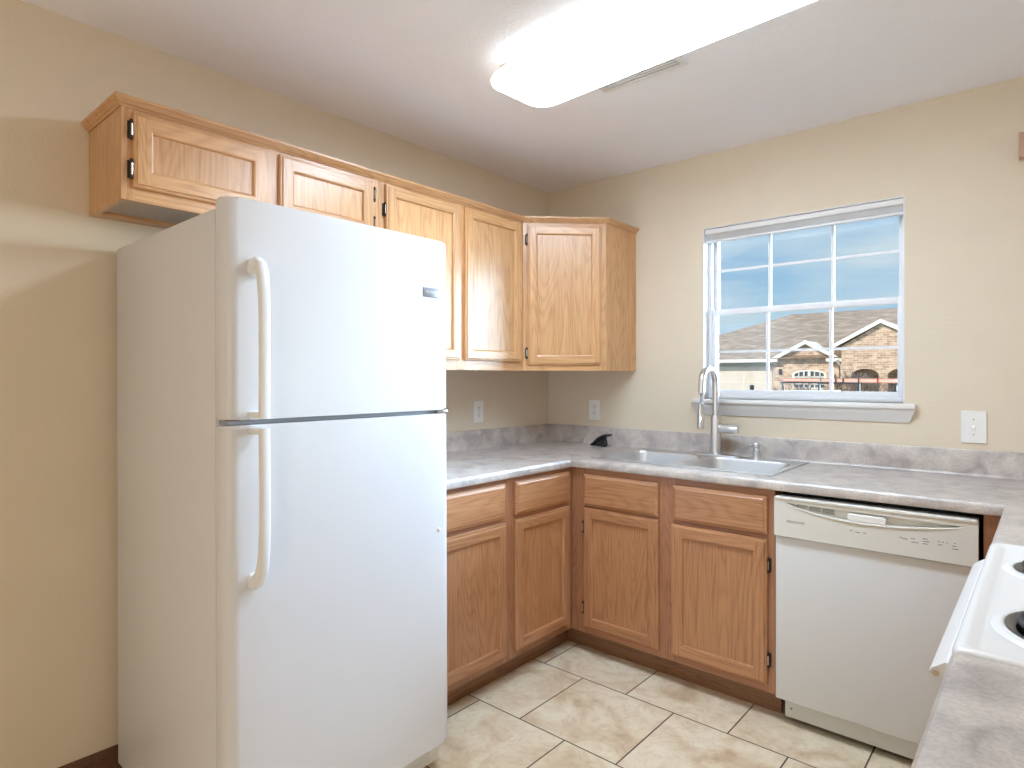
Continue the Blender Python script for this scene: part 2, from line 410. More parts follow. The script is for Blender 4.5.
def sash(z0, z1, y0, y1, zm, bot, top):
    x0, x1, w = WX0 + .020, WX1 - .020, 0.016
    bm = B()
    box(bm, x0, x0 + w, y0, y1, z0, z1, .002); box(bm, x1 - w, x1, y0, y1, z0, z1, .002)
    box(bm, x0 + w, x1 - w, y0, y1, z0, z0 + bot, .002); box(bm, x0 + w, x1 - w, y0, y1, z1 - top, z1, .002)
    s = link('window_sash', bm, VINYL, wn)
    g = B(); ym = (y0 + y1) / 2
    box(g, x0 + w, x1 - w, ym - .002, ym + .002, z0 + bot, z1 - top); link('window_pane', g, GLASS, s, smooth=0)
    g = B(); mw = .0075
    for xc in (1.296, 1.580): box(g, xc - mw, xc + mw, ym - .008, ym - .003, z0 + bot, z1 - top)
    box(g, x0 + w, x1 - w, ym - .009, ym - .0035, zm - mw * .8, zm + mw * .8)
    link('window_grille', g, VINYL, s, smooth=0)
sash(WZ0 + .020, 1.650, FY + .008, FY + .036, 1.432, .026, .030)
sash(1.625, WZ1 - .020, FY + .040, FY + .068, 1.853, .024, .022)
# sill: stool and cove-profile apron
wt = empty('trim_1', (0, 0, 0), kind='structure')
bm = B(); box(bm, .952, 1.925, -.042, -.0005, 1.170, 1.192, .004, 2); box(bm, WX0 + .001, WX1 - .001, -.0005, FY, 1.176, 1.192, 0)
link('window_stool', bm, PAINTW, wt)
bm = B(); P = [(.0, 1.112), (.006, 1.112), (.010, 1.122), (.020, 1.142), (.030, 1.160), (.032, 1.170), (.0, 1.170)]
def apr(xb, sgn): return [(xb + sgn * (z - 1.112) * .45, -d - .0005, z) for d, z in P]
loft(bm, [apr(.972, -1), apr(1.898, 1)]); link('window_apron', bm, PAINTW, wt, smooth=20)
# raised mini blind: headrail with the stacked slats under it
bl = empty('window_blind', (1.44, 0.03, 2.0), label='raised white mini blind stacked at the top of the kitchen window', cat='blind')
bm = B(); box(bm, -.434, .434, -.022, .020, .030, .056, .003); link('headrail', bm, PAINTW, bl)
bm = B()
for i in range(9): box(bm, -.432, .432, -.014, .012, .0035 + i * .0029, .0050 + i * .0029)
link('slat_stack', bm, PAINTW, bl, smooth=0)
bm = B(); box(bm, -.434, .434, -.014, .014, -.010, .002, .003); link('bottom_rail', bm, VINYL, bl)
bm = B(); tube(bm, [(-.40, -.016, .032), (-.402, -.02, -.1), (-.402, -.02, -.45)], .0022, 6); link('tilt_wand', bm, PLASTIC, bl)

# ---------------------------------------------------------------- cabinet builder
# local frame: x along the width, -y towards the room, z up; origin at wall, floor/bottom
def door_mesh(w, h, fw=.056, t=.019):
    """recessed-panel door frame, lower-left corner at origin, front facing -y"""
    bm = B()
    def ring(i, d): return [(i, -d, i), (w - i, -d, i), (w - i, -d, h - i), (i, -d, h - i)]
    loft(bm, [ring(0, 0), ring(0, t - .009), ring(.003, t - .005), ring(.008, t - .0045), ring(.011, t)], cap=False)
    a, c = .011, fw - .009
    def q(x0, x1, z0, z1, m):
        f = bm.faces.new([bm.verts.new(p) for p in ((x0, -t, z0), (x1, -t, z0), (x1, -t, z1), (x0, -t, z1))]); f.material_index = m
    q(a, c, a, h - a, 0); q(w - c, w - a, a, h - a, 0); q(c, w - c, a, c, 1); q(c, w - c, h - c, h - a, 1)
    loft(bm, [ring(c, t), ring(c + .005, t - .002), ring(c + .007, t - .008), ring(fw, t - .010)], cap=False)
    q2 = [bm.verts.new(p) for p in ring(0, 0)]; bm.faces.new(q2)
    for f in bm.faces:   # rails' mouldings run horizontally
        cen = f.calc_center_median()
        if f.material_index == 0 and (cen.z < .05 or cen.z > h - .05) and a < cen.x < w - a and abs(f.normal.x) < .5: f.material_index = 1
    return bm
def add_hinges(door, w, h, side, zs, m1=None):
    for z in zs:
        bm = B(); s = -1 if side == 'L' else 1; x = 0 if side == 'L' else w
        box(bm, x + s * .0005, x + s * .0125, -.005, .0, z - .026, z + .026, .0015) if s > 0 else box(bm, x - .0125, x - .0005, -.005, .0, z - .026, z + .026, .0015)
        tube(bm, [(x + s * .004, -.010, z - .026), (x + s * .004, -.010, z + .026)], .0052, 10)
        lathe(bm, (x + s * .004, -.010, z + .026), [(.0052, 0), (.003, .004), (.0005, .005)], 10)
        lathe(bm, (x + s * .004, -.010, z - .031), [(.0005, 0), (.003, .001), (.0052, .005)], 10)
        hb = link('hinge', bm, BRONZE, door)
        bm = B(); tube(bm, [(x + s * .004, -.0125, z - .017), (x + s * .004, -.0125, z + .017)], .0034, 8); link('hinge_pin', bm, NICKEL, door)
def add_door(root, x0, x1, z0, z1, fy, MV, MH, hinge=None, hz=None, fw=.056):
    w, h = x1 - x0, z1 - z0
    d = link('door', door_mesh(w, h, fw), [MV, MH], root, smooth=25); d.location = (x0, fy, z0)
    bm = B(); box(bm, fw - .004, w - fw + .004, -.0095, -.004, fw - .004, h - fw + .004)
    link('door_panel', bm, MV, d, smooth=0)
    if hinge: add_hinges(d, w, h, hinge, hz if hz else (.09, h - .09))
    return d
def add_drawer(root, x0, x1, z0, z1, fy, MH, name='drawer_front'):
    w, h = x1 - x0, z1 - z0; t = .019; bm = B()
    def ring(i, d): return [(i, -d, i), (w - i, -d, i), (w - i, -d, h - i), (i, -d, h - i)]
    loft(bm, [ring(0, 0), ring(0, t - .009), ring(.003, t - .005), ring(.010, t - .003), ring(.014, t)])
    d = link(name, bm, MH, root, smooth=20); d.location = (x0, fy, z0); return d
def base_cabinet(root, w, depth, fronts, kick=True, ztop=.875, k0=0, k1=0):
    """fronts: stile x ranges and rails of the face frame"""
    fy = -depth
    bm = B(); t = .016
    box(bm, 0, t, fy + .019, -.003, .100, ztop - .001); box(bm, w - t, w, fy + .019, -.003, .100, ztop - .001)
    box(bm, t, w - t, fy + .019, -.003, .100, .116); box(bm, t, w - t, -.010, -.003, .116, ztop - .001)
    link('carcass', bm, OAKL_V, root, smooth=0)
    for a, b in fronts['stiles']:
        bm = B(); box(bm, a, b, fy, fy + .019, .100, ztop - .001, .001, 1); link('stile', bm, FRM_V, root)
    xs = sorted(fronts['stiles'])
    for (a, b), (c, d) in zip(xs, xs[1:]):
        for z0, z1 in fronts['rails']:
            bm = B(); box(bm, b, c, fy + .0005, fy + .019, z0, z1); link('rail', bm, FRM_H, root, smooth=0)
    if kick:
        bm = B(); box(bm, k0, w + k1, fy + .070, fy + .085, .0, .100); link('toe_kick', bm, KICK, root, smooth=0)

# left run, against the left wall (rotated so that its front faces +x)
DEP = .610
R90 = PI / 2
RAILS = [(.100, .146), (.682, .716), (.846, .874)]
c = empty('base_cabinet', (0.001, -1.560, 0), R90, 'oak base cabinet with one drawer and door beside the refrigerator', 'cabinet')
base_cabinet(c, .490, DEP, dict(stiles=[(0, .040), (.452, .490)], rails=RAILS))
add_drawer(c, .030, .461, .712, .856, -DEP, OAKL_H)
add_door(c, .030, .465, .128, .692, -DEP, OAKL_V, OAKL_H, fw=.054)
c = empty('base_cabinet', (0.001, -1.069, 0), R90, 'narrow oak base cabinet with drawer and door left of the inside corner', 'cabinet')
base_cabinet(c, .458, DEP, dict(stiles=[(0, .046), (.412, .458)], rails=RAILS), k1=.070)
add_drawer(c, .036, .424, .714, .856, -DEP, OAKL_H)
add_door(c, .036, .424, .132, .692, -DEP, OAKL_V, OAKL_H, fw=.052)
# sink base, against the back wall
c = empty('base_cabinet', (0.611, -0.001, 0), 0, 'wide oak sink base cabinet with two false drawer fronts and two doors', 'cabinet')
base_cabinet(c, .945, DEP, dict(stiles=[(0, .090), (.455, .540), (.908, .945)], rails=RAILS), k0=-.0685)
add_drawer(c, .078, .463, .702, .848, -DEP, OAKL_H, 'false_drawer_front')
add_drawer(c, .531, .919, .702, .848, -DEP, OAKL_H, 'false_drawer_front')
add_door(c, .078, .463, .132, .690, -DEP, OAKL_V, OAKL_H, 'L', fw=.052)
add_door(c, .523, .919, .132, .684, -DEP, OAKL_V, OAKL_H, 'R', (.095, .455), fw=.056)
# filler and corner cabinet right of the dishwasher
c = empty('base_cabinet', (2.185, -0.001, 0), 0, 'reddish oak corner base cabinet right of the dishwasher', 'cabinet')
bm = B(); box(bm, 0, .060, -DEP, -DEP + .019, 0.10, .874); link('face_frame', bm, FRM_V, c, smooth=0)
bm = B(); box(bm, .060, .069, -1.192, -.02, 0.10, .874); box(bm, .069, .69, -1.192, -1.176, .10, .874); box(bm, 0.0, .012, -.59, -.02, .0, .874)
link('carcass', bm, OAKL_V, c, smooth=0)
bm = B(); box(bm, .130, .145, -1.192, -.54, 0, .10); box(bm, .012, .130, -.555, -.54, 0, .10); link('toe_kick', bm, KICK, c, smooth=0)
c = empty('base_cabinet', (2.870, -1.966, 0), -R90, 'oak base cabinet under the near counter right of the range', 'cabinet')
base_cabinet(c, .82, DEP, dict(stiles=[(0, .04), (.39, .43), (.78, .82)], rails=RAILS))
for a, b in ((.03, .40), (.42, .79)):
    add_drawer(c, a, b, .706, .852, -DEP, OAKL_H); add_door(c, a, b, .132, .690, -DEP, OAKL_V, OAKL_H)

# ---------------------------------------------------------------- upper cabinets
UZ1 = 2.104
def upper_cabinet(root, w, h, dep, stiles, bot=.052, top=.040, open_bottom=False):
    """local z from 0 to h"""
    bm = B(); t = .016; fy = -dep; zb = .014 if open_bottom else 0.004
    box(bm, 0, t, fy + .019, -.001, 0, h); box(bm, w - t, w, fy + .019, -.001, 0, h)
    box(bm, t, w - t, fy + .019, -.001, zb, zb + .012); box(bm, t, w - t, fy + .019, -.001, h - .012, h)
    box(bm, t, w - t, -.008, -.001, zb + .012, h - .012)
    link('carcass', bm, OAK_V, root, smooth=0)
    if open_bottom:
        bm = B(); box(bm, t, w - t, -.056, -.001, 0, zb); link('hanging_rail', bm, OAK_H, root, smooth=0)
        bm = B(); box(bm, t + .001, w - t - .001, fy + .022, -.058, zb - .003, zb - .0002); link('bottom_panel', bm, UNDER, root, smooth=0)
    for a, b in stiles:
        bm = B(); box(bm, a, b, fy, fy + .019, 0, h, .001, 1); link('stile', bm, OAK_V, root)
    xs = sorted(stiles)
    for (a, b), (c_, d) in zip(xs, xs[1:]):
        for z0, z1 in ((0, bot), (h - top, h)):
            bm = B(); box(bm, b, c_, fy + .0005, fy + .019, z0, z1); link('rail', bm, OAK_H, root, smooth=0)
UD = .305
Z0 = 1.822
c = empty('upper_cabinet', (.001, -2.424, Z0), R90, 'short oak wall cabinet with two doors above the refrigerator', 'cabinet')
upper_cabinet(c, .911, UZ1 - Z0, UD, [(0, .037), (.434, .492), (.874, .911)], open_bottom=True)
add_door(c, .028, .442, .038, .258, -UD, OAK_V, OAK_H, 'L', (.052, .168), fw=.056)
add_door(c, .484, .882, .038, .258, -UD, OAK_V, OAK_H, 'R', (.052, .168), fw=.056)
Z1 = 1.335
c = empty('upper_cabinet', (.001, -1.512, Z1), R90, 'tall oak wall cabinet with two doors above the left counter', 'cabinet')
upper_cabinet(c, .901, UZ1 - Z1, UD, [(0, .040), (.436, .488), (.868, .901)])
add_door(c, .030, .446, .045, .750, -UD, OAK_V, OAK_H, 'L', (.10, .60), fw=.052)
add_door(c, .478, .876, .045, .750, -UD, OAK_V, OAK_H, fw=.052)
# diagonal corner cabinet
c = empty('upper_cabinet', (0, 0, Z1), 0, 'diagonal oak corner wall cabinet with a single door left of the window', 'cabinet')
h = UZ1 - Z1
bm = B()
prism(bm, [(.001, -.610), (.001, -.001), (.610, -.001), (.610, -.303), (.598, -.303), (.303, -.598), (.303, -.610)], .004, .016)
prism(bm, [(.001, -.610), (.001, -.001), (.610, -.001), (.610, -.303), (.598, -.303), (.303, -.598), (.303, -.610)], h - .012, h)
box(bm, .596, .611, -.303, -.001, 0, h); box(bm, .001, .303, -.6105, -.596, 0, h)
link('side_panel', bm, OAK_V, c, smooth=0)
fw_ = math.hypot(.305, .305)
for a, b in ((0, .040), (fw_ - .040, fw_)):
    bm = B(); box(bm, a, b, 0, .019, 0, h, .001, 1); q_ = link('stile', bm, OAK_V, c); q_.location = (.306, -.6105, 0); q_.rotation_euler = (0, 0, PI / 4)
for z0, z1 in ((0, .040), (h - .042, h)):
    bm = B(); box(bm, .040, fw_ - .040, .0005, .019, z0, z1); q_ = link('rail', bm, OAK_H, c, smooth=0); q_.location = (.306, -.6105, 0); q_.rotation_euler = (0, 0, PI / 4)
d = link('door', door_mesh(fw_ - .052, .715, .052), [OAK_V, OAK_H], c, smooth=25)
d.location = (.306 + .024 * math.cos(PI / 4), -.6105 + .024 * math.sin(PI / 4), .030); d.rotation_euler = (0, 0, PI / 4)
bm = B(); box(bm, .048, fw_ - .052 - .048, -.0095, -.004, .048, .715 - .048); link('door_panel', bm, OAK_V, d, smooth=0)
add_hinges(d, fw_ - .052, .715, 'L', (.06, .64))
# crown moulding running along all the wall cabinets
bm = B()
prof = [(0, 2.0925), (.003, 2.0925), (.005, 2.098), (.009, 2.100), (.014, 2.108), (.019, 2.112), (.021, 2.116), (.021, 2.121), (-.012, 2.121), (-.012, 2.1052), (0, 2.1052)]
def crown_loop(fn): return [fn(d, z) for d, z in prof]
s8 = math.tan(PI / 8)
def pt(base, off):  # base corner + d * mitre direction
    return lambda d, z: (base[0] + off[0] * d, base[1] + off[1] * d, z)
loops = [pt((.0015, -2.4245), (0, -1)), pt((.3065, -2.4245), (1, -1)), pt((.3065, -.6112), (1, -s8)), pt((.6115, -.3055), (1, -1) if False else (1, -s8 * 1.0)), pt((.6115, -.0015), (1, 0))]
# the mitre offsets: front run faces +x, diagonal faces (1,-1), end panel faces +x
loops[2] = pt((.3065, -.6112), (1, -s8)); loops[3] = pt((.612, -.3057), (1, -s8))
loft(bm, [crown_loop(f_) for f_ in loops])
for v_ in bm.verts: pass
tag(link('crown_molding', bm, OAK_Y, None, smooth=20), 'oak crown moulding running along the tops of all wall cabinets', 'moulding')

# ---------------------------------------------------------------- countertops
CT, CB, CD = .914, .876, .635
nose = [(.600, CB), (.628, CB), (.633, CB + .003), (.635, CB + .009), (.635, CT - .012), (.633, CT - .006), (.628, CT - .001), (.620, CT), (.600, CT)]
XM = 2.236 + CD       # where the right run's rear edge lies
SX0, SX1, SY0, SY1 = .692, 1.508, -.535, -.060
ct = empty('countertop', (0, 0, 0), 0, 'L-shaped grey stone-look laminate countertop with backsplash running along both walls', 'countertop')
g = .0006
bm = B(); loft(bm, [[(d, -1.585, z) for d, z in nose], [(d, -d - g, z) for d, z in nose]])
prism(bm, [(.001, -1.585), (.600, -1.585), (.600, -.600 - g), (.001, -.001 - g)], CB, CT)
link('counter_slab', bm, LAM, ct)
bm = B(); loft(bm, [[(d + g, -d, z) for d, z in nose], [(XM - d, -d, z) for d, z in nose]])
poly_holes(bm, [(.001 + g, -.001), (.600 + g, -.600), (XM - .600, -.600), (XM - .001, -.001)],
           [[(SX0, SY0), (SX1, SY0), (SX1, SY1), (SX0, SY1)]], Matrix.Translation((0, 0, CB)), CT - CB)
link('counter_slab', bm, LAM, ct)
bm = B(); loft(bm, [[(XM - d, -d - g, z) for d, z in nose], [(XM - d, -1.192, z) for d, z in nose]])
prism(bm, [(XM - .600, -.600 - g), (XM - .600, -1.192), (XM - .001, -1.192), (XM - .001, -.001 - g)], CB, CT)
link('counter_slab', bm, LAM, ct)
bs = [(.001, CT), (.034, CT), (.026, CT + .002), (.022, CT + .008), (.020, CT + .016), (.020, CT + .097), (.017, CT + .102), (.001, CT + .102)]
bm = B(); loft(bm, [[(d, -1.585, z) for d, z in bs], [(d, -d, z) for d, z in bs]]); link('backsplash', bm, LAM, ct)
bm = B(); loft(bm, [[(d, -d, z) for d, z in bs], [(XM - .001, -d, z) for d, z in bs]]); link('backsplash', bm, LAM, ct)
bm = B()
loft(bm, [[(XM - d, -1.9585, z) for d, z in nose], [(XM - d, -2.83, z) for d, z in nose]])
box(bm, XM - .600, XM - .001, -2.83, -1.9585, CB, CT)
o = link('countertop', bm, LAM); tag(o, 'grey laminate counter section in the near right corner beside the range', 'countertop')

# ---------------------------------------------------------------- sink
sk = empty('kitchen_sink', (0, 0, 0), 0, 'stainless steel double bowl sink set into the counter below the window', 'sink')
X0, X1, Y0, Y1 = .682, 1.518, -.545, -.048; ZT = CT + .0055
bm = B()
XMID = 1.100
def cell_rect(loop, x0, x1, y0, y1):
    """project a rounded-rect loop radially on to the cell's rectangle"""
    cx, cy = (x0 + x1) / 2, (y0 + y1) / 2; out = []
    for px, py in loop:
        dx, dy = px - cx, py - cy
        s = min(((x1 - x0) / 2) / abs(dx) if abs(dx) > 1e-9 else 1e9, ((y1 - y0) / 2) / abs(dy) if abs(dy) > 1e-9 else 1e9)
        out.append((cx + dx * s, cy + dy * s))
    # snap to the corners
    for c_ in ((x0, y0), (x1, y0), (x1, y1), (x0, y1)):
        i = min(range(len(out)), key=lambda k: (out[k][0] - c_[0]) ** 2 + (out[k][1] - c_[1]) ** 2); out[i] = c_
    return out
for bx0, bx1, cx0, cx1 in ((.712, 1.082, X0, XMID), (1.118, 1.488, XMID, X1)):
    by0, by1 = -.515, -.150
    top = rrect(bx0, bx1, by0, by1, .055, 6)
    cr_ = cell_rect(top, cx0, cx1, Y0, -.135)
    L = [[(x, y, ZT) for x, y in cr_], [(x, y, ZT) for x, y in top]]
    for ins, dz, r in ((.002, -.004, .053), (.004, -.012, .052), (.014, -.150, .050), (.022, -.166, .046), (.040, -.175, .035)):
        L.append([(x, y, ZT + dz) for x, y in rrect(bx0 + ins, bx1 - ins, by0 + ins, by1 - ins, r, 6)])
    V = loft(bm, L, cap=False); bm.faces.new(V[-1])
box(bm, X0, X1, -.135, Y1, ZT - .0012, ZT)
# rim lip down to the counter
for a in ((X0 - .002, X0 + .006, Y0 - .002, Y1 + .002), (X1 - .006, X1 + .002, Y0 - .002, Y1 + .002), (X0, X1, Y0 - .002, Y0 + .006), (X0, X1, Y1 - .006, Y1 + .002)):
    box(bm, *a, CT + .0003, ZT + .0008, .0008, 2)
link('sink_basin', bm, STEEL, sk, smooth=50)
for cx in (.897, 1.303):
    bm = B(); lathe(bm, (cx, -.32, ZT - .1755), [(.057, 0), (.055, .003), (.042, .003), (.038, -.004), (.001, -.005)], 24); link('drain', bm, CHROME, sk)

# faucet
fc = empty('kitchen_faucet', (1.107, -.098, ZT + .0005), math.radians(-4), 'brushed nickel gooseneck pull-down faucet behind the sink', 'faucet')
bm = B(); prism(bm, rrect(-.128, .128, -.028, .028, .027, 8), 0, .007, .0025, 3); link('deck_plate', bm, FAUCET, fc)
bm = B(); lathe(bm, (0, 0, .007), [(.030, 0), (.030, .004), (.0245, .006), (.0235, .175), (.0225, .190), (.017, .194), (.016, .196)], 28); link('body', bm, FAUCET, fc)
bm = B()
R_ = .070; zc = .352
path = [(0, 0, .19), (0, 0, .26), (0, 0, zc)] + [(0, -R_ + R_ * math.cos(a), zc + R_ * math.sin(a)) for a in [PI * k / 16 for k in range(1, 16)]] + [(0, -2 * R_, zc - .005), (0, -2 * R_ - .002, zc - .045)]
tube(bm, path, .0155, 18); link('spout', bm, FAUCET, fc)
bm = B(); tube(bm, [(0, -2 * R_ - .002, zc - .045), (0, -2 * R_ - .004, zc - .105)], .0065, 10); link('spray_hose', bm, GREY, fc)
bm = B(); lathe(bm, (0, -2 * R_ - .006, zc - .215), [(.010, 0), (.0165, .001), (.0175, .010), (.0160, .075), (.0125, .098), (.0110, .120), (.007, .124)], 20); link('spray_head', bm, CHROME, fc)
bm = B(); lathe(bm, (.020, 0, .132), [(.0185, 0), (.0205, .003), (.0205, .030), (.0195, .034), (.0205, .038), (.0205, .086), (.017, .093), (.003, .094)], 24, 'x'); link('handle', bm, FAUCET, fc)
sd = empty('soap_dispenser', (1.300, -.088, ZT + .0005), 0, 'small brushed nickel soap dispenser on the sink deck right of the faucet', 'soap dispenser')
bm = B(); lathe(bm, (0, 0, 0), [(.024, 0), (.024, .004), (.017, .008), (.0155, .028), (.017, .040), (.010, .044)], 20); link('base', bm, FAUCET, sd)
bm = B(); lathe(bm, (0, 0, .040), [(.010, 0), (.010, .010), (.017, .014), (.018, .028), (.014, .034), (.001, .035)], 18)
tube(bm, [(0, 0, .062), (-.015, -.026, .063), (-.022, -.042, .057)], [.009, .008, .006], 10); link('pump', bm, FAUCET, sd)

# black plastic thing leaning in the counter corner
bw = empty('dish_scraper', (.452, -.092, CT + .0004), math.radians(-20), 'small black plastic scraper leaning on the counter near the wall corner', 'scraper')
bm = B()
side = [(-.085, .0), (-.030, .0), (.020, .0), (.034, .012), (.026, .034), (.020, .050), (-.010, .040), (-.055, .014)]
loft(bm, [[(x, y, z) for x, z in side] for y in (-.010, .012)]); link('body', bm, BLACKP, bw, smooth=20)
bm = B(); top_ = [(-.094, .0015), (-.080, .0015), (-.050, .016), (-.010, .040), (.030, .056), (.058, .064), (.060, .071), (.050, .074), (.020, .066), (-.020, .050), (-.060, .022)]
loft(bm, [[(x, y, z) for x, z in top_] for y in (-.022, -.018, .018, .022)]); link('blade', bm, BLACKP, bw, smooth=20)

# ---------------------------------------------------------------- refrigerator (front faces +x)
fr = empty('refrigerator', (0.052, -1.980, 0), 0, 'white top-freezer refrigerator standing against the left wall', 'refrigerator')
fr.rotation_euler = (0, -.006, 0)   # levelled leaning slightly back
YL, YR = -.378, .369      # local y of the sides (world -2.358 .. -1.602)
BX = .730                 # body front (world .775)
bm = B(); box(bm, 0, BX, YL, YR, .045, 1.721, .006, 2); link('cabinet_body', bm, FRIDGE, fr)
DX0, DX1 = BX + .005, BX + .052 + .006
def door_plan(inset=0):
    r = .034; P = [(DX0, YR - .001 - inset), (DX0, YL + .001 + inset)]
    yl, yr = YL + .001 + inset, YR - .001 - inset
    for k in range(8):
        a = PI / 2 * k / 7; P.append((DX1 - r + r * math.sin(a), yl + r - r * math.cos(a)))
    for k in range(1, 8):   # very slightly bowed front
        t_ = k / 8; P.append((DX1 + .004 * math.sin(PI * t_), yl + r + (yr - yl - 2 * r) * t_))
    for k in range(8):
        a = PI / 2 * k / 7; P.append((DX1 - r + r * math.cos(a), yr - r + r * math.sin(a)))
    return P
def fdoor(name, z0, z1):
    bm = B(); prism(bm, door_plan(), z0, z1, .009, 4); return link(name, bm, FRIDGE, fr, smooth=40)
fz = fdoor('freezer_door', 1.191, 1.744); fd = fdoor('refrigerator_door', .098, 1.178)
bm = B(); box(bm, BX + .0005, DX0, YL + .012, YR - .012, .105, 1.170); box(bm, BX + .0005, DX0, YL + .012, YR - .012, 1.198, 1.725); link('door_gasket', bm, PAINTW, fr, smooth=0)
bm = B(); box(bm, BX + .001, DX1 - .014, YL + .010, YR - .010, 1.1795, 1.1895); link('divider_strip', bm, GREY, fr, smooth=0)
def handle(door, zs):
    """bowed grip: list of (x out from door face, z, half width, half thickness)"""
    bm = B(); n = len(zs); loops = []
    yc = -2.288 + 1.980
    for i, (dx, z, hw, ht) in enumerate(zs):
        a = zs[max(i - 1, 0)]; b_ = zs[min(i + 1, n - 1)]
        t_ = Vector((b_[0] - a[0], 0, b_[1] - a[1])).normalized(); nrm = Vector((t_.z, 0, -t_.x))
        P = Vector((DX1 + dx, yc, z)); L_ = []
        for k in range(16):
            q = 2 * PI * k / 16; cx_, sx_ = math.cos(q), math.sin(q)
            ex = .6
            L_.append(P + Vector((0, 1, 0)) * (hw * math.copysign(abs(cx_) ** ex, cx_)) + nrm * (ht * math.copysign(abs(sx_) ** ex, sx_)))
        loops.append(L_)
    loft(bm, loops); return bm
hz_f = [(-.004, 1.566, .015, .022), (.008, 1.577, .015, .020), (.024, 1.581, .0145, .017), (.040, 1.573, .014, .013), (.050, 1.550, .0145, .011), (.055, 1.51, .014, .010),
        (.058, 1.45, .0135, .009), (.058, 1.35, .013, .009), (.057, 1.25, .013, .009), (.056, 1.196, .013, .009)]
bmh = handle(fz, hz_f); yc = -.308
box(bmh, DX1 - .004, DX1 + .052, yc - .013, yc + .010, 1.195, 1.212, .004, 2); link('handle', bmh, WHITE, fz, smooth=45)
hz_r = [(.056, 1.172, .013, .009), (.057, 1.12, .013, .009), (.058, 1.0, .013, .009), (.057, .92, .0135, .009), (.054, .870, .0135, .010), (.048, .838, .014, .011), (.038, .811, .0145, .013), (.022, .792, .015, .016), (.008, .785, .015, .019), (-.004, .789, .015, .021)]
bmh = handle(fd, hz_r)
box(bmh, DX1 - .004, DX1 + .052, yc - .013, yc + .010, 1.156, 1.172, .004, 2); link('handle', bmh, WHITE, fd, smooth=45)
bd = B(); box(bd, DX1 - .0005, DX1 + .004, .250, .322, 1.556, 1.587, .0015, 2)
bo = link('badge', bd, BADGE, fz)
text('badge_lettering', 'FRIGIDAIRE', .0125, PAINTW, bo, (DX1 + .0041, .286, 1.5715), (PI / 2, 0, PI / 2), .0003, 'CENTER', .82)
bd = B(); lathe(bd, (DX1 - .001, .315, .800), [(.006, 0), (.006, .003), (.003, .005), (.0005, .005)], 12, 'x'); link('door_plug', bd, PLASTIC, fd)
bd = B(); box(bd, BX + .004, DX1 + .001, YR - .060, YR - .014, 1.1805, 1.1885, .001); link('door_hinge', bd, NICKEL, fr)
bd = B(); box(bd, BX - .02, BX + .030, YR - .050, YR - .008, 1.7155, 1.7215, .001)
lathe(bd, (BX + .028, YR - .028, 1.722), [(.010, 0), (.010, .004), (.001, .005)], 12); link('door_hinge', bd, NICKEL, fr)
bd = B(); box(bd, BX - .02, DX1 - .045, YL + .02, YR - .02, .018, .088, .003); 
for k in range(7): box(bd, DX1 - .047, DX1 - .041, YL + .05, YR - .06, .026 + k * .008, .030 + k * .008)
link('base_grille', bd, PLASTIC, fr)
for yy in (YL + .06, YR - .06):
    for xx in (.06, BX - .05):
        bd = B(); lathe(bd, (xx, yy, 0.0005), [(.016, 0), (.018, .003), (.018, .012), (.006, .014), (.006, .045)], 14); link('foot', bd, GREY, fr)

# ---------------------------------------------------------------- dishwasher
dw = empty('dishwasher', (1.868, -.020, 0), 0, 'off-white built-in dishwasher under the counter right of the sink cabinet', 'dishwasher')
HX = .306
bm = B(); box(bm, -.295, .295, -.560, -.01, .10, .866); link('tub', bm, DARK, dw, smooth=0)
bm = B(); box(bm, -HX, HX, -.608, -.561, .098, .708, .004, 3); link('door_panel', bm, DWDOOR, dw)
# control panel: a plate with the long lens-shaped recess cut into it
NC = 28
def lens_top(u): return .836 - .010 * (u) - .002 * math.sin(PI * u)
def lens_bot(u):
    return lens_top(u) - .034 * (math.sin(PI * min(1, u * 1.0)) ** .8) if 0 < u < 1 else lens_top(u)
lx0, lx1 = -.262, .268
low = []; upp = []
for k in range(NC + 1):
    u = k / NC; zt = .8375 - .0035 * u
    dip = .0345 * (math.sin(PI * u) ** 0.75) * (1.10 - .25 * u)
    upp.append((lx0 + (lx1 - lx0) * u, zt)); low.append((lx0 + (lx1 - lx0) * u, zt - dip - .0006))
hole = low + upp[::-1][1:-1]
bm = B()
MX = Matrix(((1, 0, 0, 0), (0, 0, 1, -.622), (0, 1, 0, 0), (0, 0, 0, 1)))
poly_holes(bm, rrect(-HX, HX, .712, .858, .006, 3), [hole], MX, .020)
box(bm, -HX + .002, HX - .002, -.603, -.561, .7125, .857)
cp = link('control_panel', bm, BISQ, dw, smooth=0)
# rolled lip along the lower edge of the recess
bm = B(); tube(bm, [(x, -.6225, z - .003) for x, z in low], [.0015 + .0035 * math.sin(PI * k / NC) for k in range(NC + 1)], 8); link('recess_lip', bm, BISQ, cp)
bm = B(); box(bm, -HX + .001, HX - .001, -.626, -.600, .847, .859, .004, 3); link('top_lip', bm, BISQ, cp)
